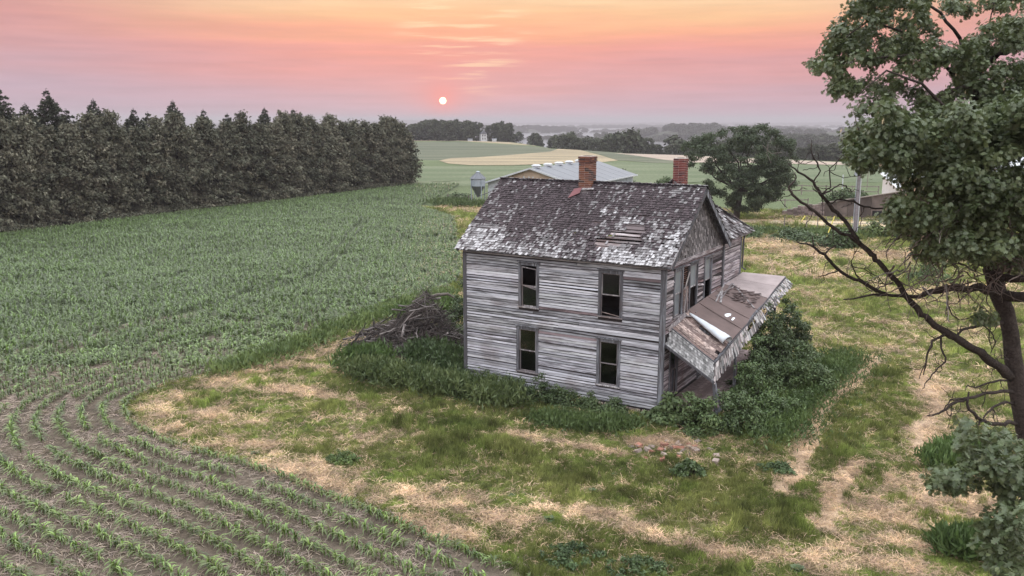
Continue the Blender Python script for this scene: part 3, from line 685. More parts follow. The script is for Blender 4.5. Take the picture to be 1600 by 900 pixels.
def window(T, w, sash='closed', style=0, board=None):
    """casing (the part itself), sashes, panes and sill below it"""
    u0, u1, z0, z1 = w; cw = .115; m = MB(); mt = MAT['trim']
    tbox(m, T, u0, u0+cw, .0, .052, z0, z1); tbox(m, T, u1-cw, u1, .0, .052, z0, z1)
    tbox(m, T, u0+cw, u1-cw, .0, .050, z1-.12, z1)
    win = m.build('window', mt, HOUSE)
    c = MB(); tbox(c, T, u0-.05, u1+.05, 0, .095, z1+.002, z1+.035); c.build('window_cap', mt, win)
    s = MB(); tbox(s, T, u0-.02, u1+.02, -.08, .085, z0-.05, z0-.002); s.build('sill', MAT['trim_light'], win)
    a, b = u0+cw+.002, u1-cw-.002; c0, c1 = z0, z1-.122; mid = (c0+c1)/2; sw = .045
    def sashf(lo, hi, d, name='sash', tilt=0.0):
        f = MB()
        def tb(p, q, r_, s_):
            f.hexa([T(p, d-.03, r_+tilt*(p-a)), T(q, d-.03, r_+tilt*(q-a)), T(q, d, r_+tilt*(q-a)), T(p, d, r_+tilt*(p-a)), T(p, d-.03, s_+tilt*(p-a)), T(q, d-.03, s_+tilt*(q-a)), T(q, d, s_+tilt*(q-a)), T(p, d, s_+tilt*(p-a))])
        tb(a, a+sw, lo, hi); tb(b-sw, b, lo, hi); tb(a+sw, b-sw, lo, lo+sw); tb(a+sw, b-sw, hi-sw*.8, hi)
        f.build(name, MAT['trim_light'], win)
    def pane(lo, hi, d, mat='old_glass', grey_pane=False):
        f = MB(); tbox(f, T, a+sw+.001, b-sw-.001, d-.018, d-.014, lo+sw+.001, hi-sw*.8-.001); f.build('pane', MAT[mat], win)
    if style == 0:      # both sashes in place
        sashf(mid-.02, c1, .0); pane(mid-.02, c1, .0); sashf(c0, mid+.02, -.035); pane(c0, mid+.02, -.035)
    elif style == 1:    # upper sash slipped askew, lower kept
        sashf(mid+.0, c1-.06, .0, tilt=-.10); sashf(c0, mid+.02, -.035); pane(c0, mid+.02, -.035)
        f = MB(); f.bar(T(a+.02, -.02, mid+.02), T(b-.02, .01, mid-.12), .03, .03); f.build('loose_stick', MAT['trim_light'], win)
    elif style == 2:    # lower sash gone
        sashf(mid-.02, c1, .0); pane(mid-.02, c1, .0)
        f = MB(); f.bar(T(a, -.05, c0+.13), T(b, -.03, c0+.03), .05, .02); f.build('loose_stick', MAT['plank_x'], win)
        f = MB(); tbox(f, T, a, a+.025, -.02, 0, c0, mid); f.build('sash_stile', MAT['trim_light'], win)
    elif style == 3:    # grey-blue upper pane, empty below
        sashf(mid-.02, c1, .0); pane(mid-.02, c1, .0, 'grey_blue_glass')
    elif style == 4:    # both panes grey-blue
        sashf(mid-.02, c1, .0); pane(mid-.02, c1, .0, 'grey_blue_glass'); sashf(c0, mid+.02, -.035); pane(c0, mid+.02, -.035, 'grey_blue_glass')
    return win
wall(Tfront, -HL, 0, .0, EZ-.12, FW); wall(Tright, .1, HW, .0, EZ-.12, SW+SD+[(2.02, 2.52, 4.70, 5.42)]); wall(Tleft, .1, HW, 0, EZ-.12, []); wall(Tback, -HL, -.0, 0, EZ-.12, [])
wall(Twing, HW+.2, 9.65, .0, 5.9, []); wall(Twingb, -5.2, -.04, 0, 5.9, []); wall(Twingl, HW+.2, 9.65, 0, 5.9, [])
clapboards(Tfront, -HL+.12, -.13, .22, EZ-.16, [(a-.0, b, c-.05, d+.036) for a, b, c, d in FW], 'clapboard')
def side_skip(u, z, l):
    if 1.92 < u < 2.62 and 4.66 < z < 5.44: return True
    if u < 2.6 and z < 3.60 and z > 2.72: return random.Random(int(u*997+z*131)).random() < .35
    return False
clapboards(Tright, .14, HW-.12, 3.1, EZ-.16, [(a, b, c-.05, d+.036) for a, b, c, d in SW], 'clapboard_side', rough=1.0, miss=.10, skip=side_skip, maxlen=9)
clapboards(Tright, .14, HW-.12, .5, 2.85, [(a, b, c-.05, d+.036) for a, b, c, d in SD], 'clapboard_side', rough=.5, miss=.02, maxlen=9)
clapboards(Twing, HW+.32, 9.62, .4, 5.85, [], 'clapboard_side', rough=.5, single=False); clapboards(Tleft, .12, HW-.12, .22, EZ-.16, [], 'clapboard_side', single=False); clapboards(Tback, -HL+.12, -5.4, .22, EZ-.16, [], 'clapboard', single=False)
clapboards(Twingb, -5.1, -.16, .4, 5.85, [], 'clapboard', single=False); clapboards(Twingl, HW+.2, 9.62, .4, 5.85, [], 'clapboard_side', single=False)
for k, m in rest.items(): tag(m.build('siding', MAT[k], HOUSE), kind='stuff')
window(Tfront, FW[0], style=1); window(Tfront, FW[1], style=2); window(Tfront, FW[2], style=0); window(Tfront, FW[3], style=0)
window(Tright, SW[0], style=4); window(Tright, SW[1], style=3); window(Tright, SW[2], style=3); window(Tright, SD[0], style=0); window(Tright, SD[1], style=0)
def part(name, mat, f, parent=HOUSE, label=None, kind=None, smooth=False):
    m = MB(); f(m); o = m.build(name, MAT[mat], parent, smooth)
    if label: o['label'] = label
    if kind: o['kind'] = kind
    return o
# corner boards, frieze, foundation, floors
def cb(T, u0, u1, z0, z1, d=.05): return lambda m: tbox(m, T, u0, u1, .001, d, z0, z1)
part('corner_board', 'trim', cb(Tfront, -HL-.05, -HL+.118, .15, EZ-.14)); part('corner_board', 'trim', cb(Tfront, -.128, .05, .1, EZ-.14, .055))
part('corner_board', 'trim', lambda m: tbox(m, Tright, .0, .138, .001, .05, .1, EZ-.14)); part('corner_board', 'trim', lambda m: tbox(m, Tright, HW-.118, HW+.05, .001, .085, .3, EZ-.14))
part('corner_board', 'trim', lambda m: tbox(m, Tleft, .0, .118, .001, .045, .1, EZ-.14)); part('corner_board', 'trim', lambda m: tbox(m, Twing, 9.63, 9.80, .001, .05, .3, 5.9))
part('corner_board', 'trim', lambda m: tbox(m, Twing, HW+.13, HW+.31, .001, .05, .3, 5.9))
part('downpipe', 'trim', lambda m: m.tube([(.10, 9.86, 5.85), (.06, 9.84, 5.6), (.05, 9.84, 4.3), (.22, 9.86, 4.2)], [.04]*4, 8))
part('frieze_board', 'clapboard', lambda m: tbox(m, Tfront, -HL-.05, .05, .001, .03, EZ-.155, EZ-.06)); part('frieze_board', 'clapboard_side', lambda m: tbox(m, Tright, .14, HW-.12, .001, .045, EZ-.155, EZ+.0))
part('foundation', 'stone', lambda m: (m.box((-HL+.03, .03, -.25), (-.03, HW-.03, .15)), m.box((-5.1, HW, -.25), (-.1, 9.7, .15))))
rr = random.Random(4)
for i in range(34):
    x = -HL+.1+i*.26+rr.uniform(-.02, .02); w = rr.uniform(.18, .25)
    for j in range(2):
        m = MB(); m.box((x, -.035-rr.random()*.03, -.12+j*.135), (x+w, .04, .0+j*.13)); c = rr.uniform(.7, 1.3); m.c = [(c*1.1, c, c*.95)]*8; m.build('stone', MAT['stone'], HOUSE)
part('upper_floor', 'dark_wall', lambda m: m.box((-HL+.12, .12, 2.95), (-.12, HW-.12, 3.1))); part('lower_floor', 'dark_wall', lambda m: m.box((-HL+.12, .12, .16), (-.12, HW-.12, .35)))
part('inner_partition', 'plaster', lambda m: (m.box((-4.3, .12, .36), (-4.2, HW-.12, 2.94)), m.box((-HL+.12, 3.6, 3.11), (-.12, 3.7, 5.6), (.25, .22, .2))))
# hole between the side windows: bare laths and boards
for i in range(9):
    part('lath', 'plank_x', lambda m, i=i: m.bar((-.03, 1.98, 4.72+i*.08+rr.uniform(-.02, .02)), (-.03, 2.56, 4.72+i*.08+rr.uniform(-.03, .03)), .01, .035, col=(.45, .3, .25)))
for (a, b) in [((.06, 2.05, 4.55), (.10, 2.45, 5.2)), ((.09, 1.98, 3.6), (.14, 2.08, 4.6)), ((.10, 2.36, 3.55), (.05, 2.30, 4.35)), ((.08, 4.5, 3.55), (.30, 2.75, 3.50)), ((.12, 1.92, 3.55), (.4, 2.35, 3.45))]:
    part('loose_board', 'trim_light', lambda m, a=a, b=b: m.bar(a, b, .02, .10, up=(0, .6, .8) if abs(a[1]-b[1]) > .6 else (0, 1, 0)))
part('bare_board', 'plank_x', lambda m: tbox(m, Tright, 2.0, 2.55, .012, .03, 3.66, 4.62, (.95, .9, .9)))

# ---- shingle surfaces
def hcol(r, light):
    if light > .86: v = r.uniform(.30, .54); return (v, v*.96, v*1.02)
    if light > .52: v = r.uniform(.11, .27); return (v, v*.92, v*.98)
    v = r.uniform(.028, .080); return (v*1.12, v*.84, v*.97)
def shingle_surface(m, O, U, S, ulo, uhi, slen, keep=None, expo=.135, wr=(.06, .13), light=None, seed=1, lift=.03):
    O, U, S = Vector(O), Vector(U).normalized(), Vector(S).normalized(); Nn = U.cross(S).normalized()
    if Nn.z < 0: Nn = -Nn
    r = random.Random(seed); k = 0; s = -.03
    while s < slen:
        lo, hi = ulo(s), uhi(s); u = lo - r.random()*.05
        while u < hi:
            w = r.uniform(*wr); um = u+w/2; g = keep(um, s) if keep else 1.0
            if r.random() < g and um < hi:
                ex = r.gauss(0, .010) - (abs(r.gauss(0, .03)) if s < 0 else 0); th = r.uniform(.009, .016); l0 = lift + r.uniform(0, .012); cu = r.random()
                if cu < .06: l0 += r.uniform(.01, .045)
                sk = r.gauss(0, .012)
                if cu > .985: sk = r.uniform(-.12, .12)
                L = expo + .10; a = O + U*(u+.004) + S*(s+ex); b = O + U*(u+w-.004+sk*.0) + S*(s+ex+sk*.3)
                lg = light(um, s, r) if light else r.random(); c = hcol(r, lg)
                q = S*L + U*sk
                m.hexa([a+Nn*l0, b+Nn*l0, b+q+Nn*.004, a+q+Nn*.004, a+Nn*(l0+th), b+Nn*(l0+th), b+q+Nn*(.010), a+q+Nn*(.010)], c)
            u += w
        s += expo; k += 1
RUN = HW/2+OE; SL = math.hypot(RUN, RZ-EZ); Sf = Vector((0, RUN, RZ-EZ)).normalized(); Nf = Vector((0, -(RZ-EZ), RUN)).normalized()
Rm = Matrix.Rotation(TH, 3, 'Z')
def roof_us(u, v):      # pixel -> (x, s) on the front slope
    d = Rm @ Vector(ray(u, v)); o = Rm @ Vector((-HO[0], -HO[1], CAM_H)); p0 = Vector((0, -OE, EZ)); t = (p0-o).dot(Nf)/d.dot(Nf); p = o+d*t
    return p.x, (p-p0).dot(Sf)
bare = [roof_us(*q) for q in [(930, 391), (922, 378), (948, 374), (955, 364), (978, 362), (975, 354), (1006, 354), (1010, 364), (998, 372), (1004, 386), (960, 388)]]
def inpoly(x, y, P):
    c = False; n_ = len(P)
    for i in range(n_):
        (x1, y1), (x2, y2) = P[i], P[i-1]
        if (y1 > y) != (y2 > y) and x < (x2-x1)*(y-y1)/(y2-y1)+x1: c = not c
    return c
slots = [(roof_us(912, 300), .20, .16), (roof_us(912, 335), .17, .06), (roof_us(800, 373), .22, .035), (roof_us(890, 380), .10, .04), (roof_us(930, 352), .25, .04), (roof_us(1040, 378), .3, .035), (roof_us(755, 361), .35, .03), (roof_us(1005, 340), .2, .04), (roof_us(880, 318), .12, .05), (roof_us(1060, 330), .16, .04), (roof_us(770, 330), .12, .04), (roof_us(955, 330), .2, .03), (roof_us(1030, 362), .2, .05), (roof_us(835, 340), .14, .03), (roof_us(846, 352), .12, .03)]
def keepf(u, s):
    if inpoly(u, s, bare): return .05
    for (a, b), w, h in slots:
        if abs(u-a) < w and abs(s-b) < h+.03: return 0
    return .992 - .05*(s < 1.6)
def lightf(u, s, r):
    nz = float(fbm(np.array([u*.9+40]), np.array([s*.9+9]), 3)[0]); n2 = float(fbm(np.array([u*3+4]), np.array([s*3+9]), 2)[0])
    n3 = float(fbm(np.array([u*7.5+4]), np.array([s*1.1+9]), 2)[0])
    p = .10 + .55*(nz-.5)*2 + .35*(n2-.5) + 1.0*(n3-.5)
    p += .42*max(0, 1-s/1.9) + (.38 if (u > -2.6 and s < 2.4) else 0) + (.35 if u < -7.4 and s < 1.5 else 0) - (.22 if (-7.2 < u < -3.6 and s > 1.5) else 0)
    q = r.random()
    return q*.58 + p*.62
ROOF = empty('roof', (0, 0, 0), 0, HOUSE)
def plank_run(O, S, Nn, x0, x1, n_, w, nm, gap=.012, mat='plank_roof'):
    for i in range(n_):
        r_ = random.Random(i*7+3); xs = [x0, x0+r_.uniform(.3, .6)*(x1-x0), x1]
        for a, b in zip(xs[:-1], xs[1:]):
            m = MB(); p = Vector(O)+S*(i*w+w/2); sg = r_.uniform(-.012, .0); c = r_.uniform(.7, 1.35); m.bar(p+Vector((a+.01, 0, 0))+Nn*sg, p+Vector((b-.01, 0, 0))+Nn*(sg+r_.uniform(-.01, .0)), w-gap-(r_.choice((.02, .07, .10)) if .45 < i*w < 1.75 else .01), .02, Nn, (c, c, c)); m.build(nm, MAT[mat], ROOF)
plank_run((0, -OE, EZ), Sf, Nf, -HL-OG, OG, 22, SL/22, 'roof_plank')
Sb = Vector((0, -RUN, RZ-EZ)).normalized(); Nb = Vector((0, RZ-EZ, RUN)).normalized()
m = MB(); m.bar(Vector((-HL-OG, HW+OE, EZ))+Sb*SL/2-Nb*.02, Vector((OG, HW+OE, EZ))+Sb*SL/2-Nb*.02, SL-.01, .03, Nb); m.build('back_roof_deck', MAT['plank_roof'], ROOF)
# rafters seen through the gaps
for i in range(13):
    x = -HL+.2+i*(HL-.4)/12; m = MB(); m.bar(Vector((x, -OE+.1, EZ))-Nf*.09, Vector((x, -OE, EZ))+Sf*SL-Nf*.09, .05, .12, Nf); m.build('rafter', MAT['dark_wall'], ROOF)
m = MB(); shingle_surface(m, (0, -OE, EZ), (1, 0, 0), Sf, lambda s: -HL-OG-.02, lambda s: OG+.02, SL-.02, keepf, light=lightf, seed=3)
tag(m.build('shingles', MAT['shingle'], ROOF), kind='stuff')
m = MB(); shingle_surface(m, (0, HW+OE, EZ), (1, 0, 0), Sb, lambda s: -HL-OG-.02, lambda s: OG+.02, SL-.02, None, seed=5)
tag(m.build('shingles', MAT['shingle'], ROOF), kind='stuff')
m = MB(); m.bar((-HL-OG, HW/2-.0, RZ+.035), (OG, HW/2, RZ+.035), .16, .03, col=(.35, .3, .33)); m.build('ridge_board', MAT['trim'], ROOF)
# bargeboards and the soffit under the rakes
for X, nm in ((OG, 1), (-HL-OG, -1)):
    for S_, y0 in ((Sf, -OE), (Sb, HW+OE)):
        Nn = Nf if S_ is Sf else Nb; m = MB(); a = Vector((X, y0, EZ))-Nn*.12+S_*.02; m.bar(a, a+S_*(SL-.02), .03, .20, Nn); m.build('bargeboard', MAT['trim'], ROOF)
        for j in range(2):
            m = MB(); a = Vector((X-nm*(.09+.13*j), y0, EZ))-Nn*(.045+.003*j)+S_*.03; m.bar(a, a+S_*(SL-.08), .125, .015, Nn, (.75, .75, .75)); m.build('soffit_board', MAT['trim'], ROOF)
        if nm == 1:
            m = MB(); a = Vector((.03, y0, EZ))-Nn*.10+S_*.12; m.bar(a, a+S_*(SL-.25), .05, .14, Nn); m.build('rake_trim', MAT['trim'], ROOF)
m = MB(); m.box((-HL-.1, -OE+.03, EZ-.075), (OG-.02, -.0, EZ-.055)); m.build('soffit_board', MAT['trim'], ROOF)
m = MB(); m.box((-HL-OG+.05, -OE+.0, EZ-.06), (OG-.04, -OE+.03, EZ+.0)); m.build('fascia_board', MAT['trim'], ROOF)
m = MB(); m.tube([(OG+.02, -OE-.04, EZ-.04), (OG+.03, -OE+.0, EZ+.06), (OG+.035, .9, EZ+.86)], [.02, .02, .012], 5); m.build('split_rake_strip', MAT['trim_light'], ROOF)
# shingled gable triangle
def gab(m, X, sgn):
    m.pts([(X, .1, EZ-.1), (X, HW-.1, EZ-.1), (X, HW/2, RZ-.15), (X-.06*sgn, .1, EZ-.1), (X-.06*sgn, HW-.1, EZ-.1), (X-.06*sgn, HW/2, RZ-.15)], [(0, 1, 2), (5, 4, 3), (0, 3, 4, 1), (1, 4, 5, 2), (2, 5, 3, 0)])
part('gable_sheathing', 'dark_wall', lambda m: gab(m, -.002, 1)); part('gable_sheathing', 'dark_wall', lambda m: gab(m, -HL+.002, -1))
def gable_shingles(m, X, sg, seed):
    r = random.Random(seed); z = EZ; k = 0
    while z < RZ-.3:
        half = (RZ-.12-z)/(RZ-EZ)*RUN; y = HW/2-half; 
        while y < HW/2+half-.1:
            w = r.uniform(.10, .16); v = r.uniform(.07, .17) if r.random() < .8 else r.uniform(.2, .32); t_ = r.uniform(.022, .04); sk = r.gauss(0, .006)
            if r.random() > .035: m.hexa([(X+sg*.003, y+.004, z+sk), (X+sg*.003, y+w-.004, z), (X+sg*t_, y+w-.004, z), (X+sg*t_, y+.004, z+sk), (X+sg*.002, y+.004, z+.17), (X+sg*.002, y+w-.004, z+.17), (X+sg*.010, y+w-.004, z+.17), (X+sg*.010, y+.004, z+.17)], (v, v*.9, v*.95))
            y += w
        z += .13
m = MB(); gable_shingles(m, 0, 1, 8); tag(m.build('gable_shingles', MAT['shingle'], HOUSE), kind='stuff')
m = MB(); gable_shingles(m, -HL, -1, 9); tag(m.build('gable_shingles', MAT['shingle'], HOUSE), kind='stuff')

# ---- wing roof: a low pyramid behind the gable
WR = empty('wing_roof', (0, 0, 0), 0, HOUSE)
AP = Vector((-2.45, 7.2, 8.42)); ez = 6.02; x0, x1, y1 = -5.45, .34, 10.2
def zmain(y): return EZ+(HW+OE-y)*(RZ-EZ)/RUN
def wing_face(pa, pb, seed, mt=True):
    pa, pb = Vector(pa), Vector(pb); U = (pb-pa).normalized(); L = (pb-pa).length; foot = pa+U*((AP-pa).dot(U)); S = AP-foot; sl = S.length; S.normalize(); ua = (foot-pa).length
    def keep(u, s):
        p = pa+U*u+S*s
        if p.y < HW+OE+.02 and p.z < zmain(p.y)+.02: return 0
        return .86
    m = MB(); shingle_surface(m, pa, U, S, lambda s: ua*max(0, s)/sl, lambda s: L-(L-ua)*max(0, s)/sl, sl-.05, keep, expo=.16, wr=(.1, .22), light=lambda u, s, r: r.random()*.5+.42, seed=seed, lift=.03)
    tag(m.build('shingles', MAT['shingle'], WR), kind='stuff')
    n_ = int(sl/.3)
    Nn = U.cross(S); Nn = Nn if Nn.z > 0 else -Nn
    for i in range(n_):
        s = i*.3+.15; a = ua*s/sl+.08; b = L-(L-ua)*s/sl-.08
        ys = [(pa+U*t+S*s) for t in np.linspace(a, b, 24)]; ok = [p for p in ys if not (p.y < HW+OE+.02 and p.z < zmain(p.y)+.03)]
        if len(ok) > 1:
            m = MB(); m.bar(ok[0]-Nn*.02, ok[-1]-Nn*.02, .28, .02, Nn); m.build('roof_plank', MAT['plank_roof'], WR)
wing_face((x1, 4.2, ez), (x1, y1, ez), 21); wing_face((x1, y1, ez), (x0, y1, ez), 22); wing_face((x0, y1, ez), (x0, 4.2, ez), 23)
for a, b in (((x1, y1, ez+.03), AP), ((x0, y1, ez+.03), AP)):
    m = MB(); a = Vector(a); b = Vector(b); n_ = 12
    for i in range(n_): p = a.lerp(b, i/n_); q = a.lerp(b, (i+.92)/n_); m.bar(p+Vector((0, 0, .05)), q+Vector((0, 0, .05)), .20, .02, col=(1.1, 1.1, 1.1))
    m.build('hip_cap', MAT['trim_light'], WR)
m = MB(); r = random.Random(3)
for i in range(7): m.bar((x1-.2-r.random()*1.2, 7.5+i*.35, ez+.35+r.random()*.9), (x1-.1-r.random()*.5, 8.2+i*.3, ez+.2+r.random()*.4), .12, .02, col=(1, .95, .95))
m.bar((x1-.02, HW+OE, ez-.05), (x1-.02, y1, ez-.05), .03, .12); m.bar((x1, y1-.02, ez-.05), (x0, y1-.02, ez-.05), .03, .12)
m.build('wing_eave_board', MAT['trim_light'], WR)
part('wing_ceiling', 'dark_wall', lambda m: m.box((-5.2, HW+.05, 5.9), (-.1, 9.7, 5.95)))

# ---- brick chimneys
def brickmat(name, cols):
    t = NT(name); r = t.rand(); n_ = t.noise(t.coord(), 20, 4); c = t.ramp(r, [(i/(len(cols)), c) for i, c in enumerate(cols)], 'CONSTANT'); c = t.mix(1.0, c, t.ramp(n_, [(.3, .6), (.7, 1.35)]), 'MULTIPLY'); MAT[name] = t.bsdf(c, .85, n_, .5, .005, .2)
brickmat('brick_brown', [(.15, .060, .042), (.10, .046, .038), (.19, .080, .050), (.055, .036, .034), (.13, .054, .044), (.17, .068, .046)])
brickmat('brick_red', [(.17, .044, .038), (.12, .034, .034), (.20, .06, .05), (.08, .03, .032), (.15, .042, .04)])
BM = MB(); BM.box((-.5, -.5, -.5), (.5, .5, .5)); BR = {}
for k in ('brick_brown', 'brick_red'):
    me = bpy.data.meshes.new('brick'); me.from_pydata(BM.v, [], BM.f); me.materials.append(MAT[k]); BR[k] = me
def chimney(cx, cy, w, z0, z1, mk, corb, label):
    ch = empty('chimney', (cx, cy, z0), 0, HOUSE); ch['label'] = label
    def br(x, y, z, lx, ly, lz):
        o = bpy.data.objects.new('brick', BR[mk]); COL.objects.link(o); o.parent = ch; o.location = (x, y, z); o.scale = (lx, ly, lz)
    m = MB(); m.box((-w/2+.014, -w/2+.014, 0), (w/2-.014, w/2-.014, z1-z0-.03)); m.build('mortar', MAT['mortar'], ch)
    m = MB(); m.box((-w/2+.12, -w/2+.12, z1-z0-.03), (w/2-.12, w/2-.12, z1-z0-.022)); m.build('flue', MAT['dark_inside'], ch)
    H = .077; n_ = int((z1-z0)/H); q = w/2; t_ = .095; bl = (w-t_)/2
    for k in range(n_):
        z = k*H+H/2; e = .03 if corb and k >= n_-3 else 0.0; qq = q+e; b2 = (2*qq-t_)/2; hh = H-.017; j = lambda: rr.uniform(-.003, .003)
        full, inner = (2*qq)/2, (2*qq-2*t_)/2
        for sg in (-1, 1):
            for i in range(2):
                if k % 2 == 0: br(-qq+full*(i+.5), sg*(qq-t_/2)+j(), z, full-.018, t_, hh); br(sg*(qq-t_/2)+j(), -qq+t_+inner*(i+.5), z, t_, inner-.008, hh)
                else: br(sg*(qq-t_/2)+j(), -qq+full*(i+.5), z, t_, full-.018, hh); br(-qq+t_+inner*(i+.5), sg*(qq-t_/2)+j(), z, inner-.008, t_, hh)
    return ch
chimney(-4.87, HW/2-.08, .56, 8.0, 9.60, 'brick_brown', True, 'taller brown brick chimney with a corbelled top on the main ridge')
chimney(-2.22, 7.35, .52, 7.9, 9.42, 'brick_red', False, 'plain red brick chimney on the rear wing')
# red tar paper flap and boards under the first chimney
m = MB(); f0 = Vector((0, -OE, EZ)); sx_, ss_ = roof_us(900, 303)
P = [f0+Vector((sx_-.22, 0, 0))+Sf*(ss_-.35)+Nf*.05, f0+Vector((sx_+.22, 0, 0))+Sf*(ss_-.05)+Nf*.10, f0+Vector((sx_+.20, 0, 0))+Sf*(ss_+.28)+Nf*.12, f0+Vector((sx_-.18, 0, 0))+Sf*(ss_+.25)+Nf*.05]
m.hexa(P+[p+Nf*.015 for p in P], (.20, .085, .095)); m.build('tar_paper_flap', MAT['shingle'], ROOF)
m = MB(); m.bar(f0+Vector((sx_+.15, 0, 0))+Sf*(ss_+.22)+Nf*.10, f0+Vector((sx_+.75, 0, 0))+Sf*(ss_+.26)+Nf*.10, .10, .03, Nf); m.build('loose_board', MAT['trim_light'], ROOF)
print('house body', time.time()-T0, cnt)

# ---- porch
PO = empty('porch', (0, 0, 0), 0, HOUSE)
Wn, Wf, On, Of = Vector((.05, .75, 3.28)), Vector((.05, 10.0, 4.02)), Vector((1.80, .62, 2.24)), Vector((1.95, 10.2, 3.95))
WM, OM = Vector((.05, 2.4, 3.60)), Vector((1.80, 2.2, 2.62))
def deck(s, t):     # s along the house 0..1, t outwards 0..1
    a = Wn.lerp(WM, s/.18) if s < .18 else WM.lerp(Wf, (s-.18)/.82)
    b = On.lerp(Of, s)
    p = a.lerp(b, t); p.z += .05*math.sin(s*9)*t - .05*math.sin(math.pi*t)*(1-s); return p
def dquad(m, s0, s1, t0, t1, n0, n1, lift, th, col=None):
    for i in range(n0):
        for j in range(n1):
            a, b = s0+(s1-s0)*i/n0, s0+(s1-s0)*(i+1)/n0; c, d = t0+(t1-t0)*j/n1, t0+(t1-t0)*(j+1)/n1
            P = [deck(a, c), deck(a, d), deck(b, d), deck(b, c)]; z = Vector((0, 0, lift)); k = Vector((0, 0, th))
            m.hexa([p+z for p in P]+[p+z+k for p in P], col)
rp = random.Random(12)
n_ = 9
for i in range(n_):           # bare boards at the near end, one broken away
    s0, s1 = .0+.235*i/n_, .0+.235*(i+1)/n_-.002
    m = MB(); t0, t1 = (0, 1)
    c = rp.uniform(.85, 1.25); cc = (c, c*.93, c*.9)
    if i == 5: dquad(m, s0, s1, 0, .38, 1, 4, .0, .02, cc); dquad(m, s0, s1, .62, 1, 1, 3, .0, .02, cc)
    elif i == 2: dquad(m, s0, s1, 0, .90, 1, 6, rp.uniform(0, .015), .02, cc)
    else: dquad(m, s0, s1, rp.uniform(0, .04), 1-rp.uniform(0, .03), 1, 6, rp.uniform(0, .02), .02, cc)
    m.build('porch_plank', MAT['plank_x'], PO)
for i, (a, b) in enumerate([(.20, .33), (.33, .45), (.45, .57), (.57, .70)]):
    m = MB(); dquad(m, a, b-.002, 0.0, 1.015, 2, 6, .030+.004*(i % 2), .012); m.build('roofing_sheet', MAT['roof_felt'], PO)
    m = MB(); m.bar(deck(b, .0)+Vector((0, 0, .05)), deck(b, 1.01)+Vector((0, 0, .05)), .03, .012); m.build('roofing_seam', MAT['roof_felt'], PO)
for a, b in ((.70, .85), (.85, 1.0)):
    m = MB(); dquad(m, a, b-.002, 0.0, 1.015, 2, 6, .022, .012); m.build('roofing_sheet', MAT['roof_felt_pale'], PO)['label'] = 'paler bare roofing sheet at the far end of the porch roof'
m = MB(); rq = random.Random(2)
for i in range(60):       # litter of old shingles on the sheet
    s, t_ = rq.uniform(.55, .72), rq.uniform(.15, .8); p = deck(s, t_)+Vector((0, 0, .06)); a = rq.uniform(-.5, .5); d = Vector((math.sin(a+1.2), math.cos(a+1.2), 0))*.16; v = rq.uniform(.06, .16); m.bar(p-d, p+d, rq.uniform(.05, .10), .012, (rq.uniform(-.3, .3), rq.uniform(-.3, .3), 1), (v*1.15, v*.85, v*.85))
tag(m.build('shingle_litter', MAT['shingle'], PO), kind='stuff')
for (s, t_, s2, t2, w) in ((.44, .22, .68, .02, .05), (.47, .26, .74, .12, .05), (.56, .93, .74, .12, .07), (.46, .30, .60, .10, .09), (.50, .12, .70, .22, .03)):
    m = MB(); m.bar(deck(s, t_)+Vector((0, 0, .07)), deck(s2, t2)+Vector((0, 0, .085)), w, .03); m.build('fallen_stick', MAT['trim_light'], PO)
# pale patches on the sheet
def blobpatch(s, t_, w, h, seed):
    m = MB(); r_ = random.Random(seed); P = []
    for k in range(10):
        a = k/10*6.283; q = r_.uniform(.6, 1.15); P.append(deck(s+math.cos(a)*w*q, t_+math.sin(a)*h*q)+Vector((0, 0, .0475)))
    m.pts(P+[p+Vector((0, 0, .004)) for p in P], [tuple(range(10, 20))]+[(i, (i+1) % 10, 10+(i+1) % 10, 10+i) for i in range(10)], (1.5, 1.5, 1.5)); m.build('torn_patch', MAT['tin'], PO)
blobpatch(.385, .60, .030, .055, 1); blobpatch(.375, .74, .018, .03, 2)
# the sheet of roofing tin peeled off and rolled up
def tinroll():
    A, B = deck(.175, .08)+Vector((0, 0, .06)), deck(.135, 1.02)+Vector((0, 0, .25)); n_, k_ = 14, 18; V = []; F = []
    ax = (B-A).normalized(); sd = ax.cross(Vector((0, 0, 1))).normalized(); up = sd.cross(ax)
    for i in range(n_):
        f = i/(n_-1); c = A.lerp(B, f); r0 = .05+.30*f**.8
        for j in range(k_):
            a = -2.2+4.6*j/(k_-1); r_ = r0*(1+.05*math.sin(i*1.9+j))*(1-.35*(j/(k_-1))**2); V.append(c+sd*math.sin(a)*r_+up*(math.cos(a)*r_*.62))
    for i in range(n_-1):
        for j in range(k_-1): F.append((i*k_+j, i*k_+j+1, (i+1)*k_+j+1, (i+1)*k_+j))
    m = MB(); m.pts(V, F); o = m.build('peeled_tin_roll', MAT['tin'], PO, True); md = o.modifiers.new('thick', 'SOLIDIFY'); md.thickness = .008; o['label'] = 'pale sheet of tin peeled up into a cone'
tinroll()
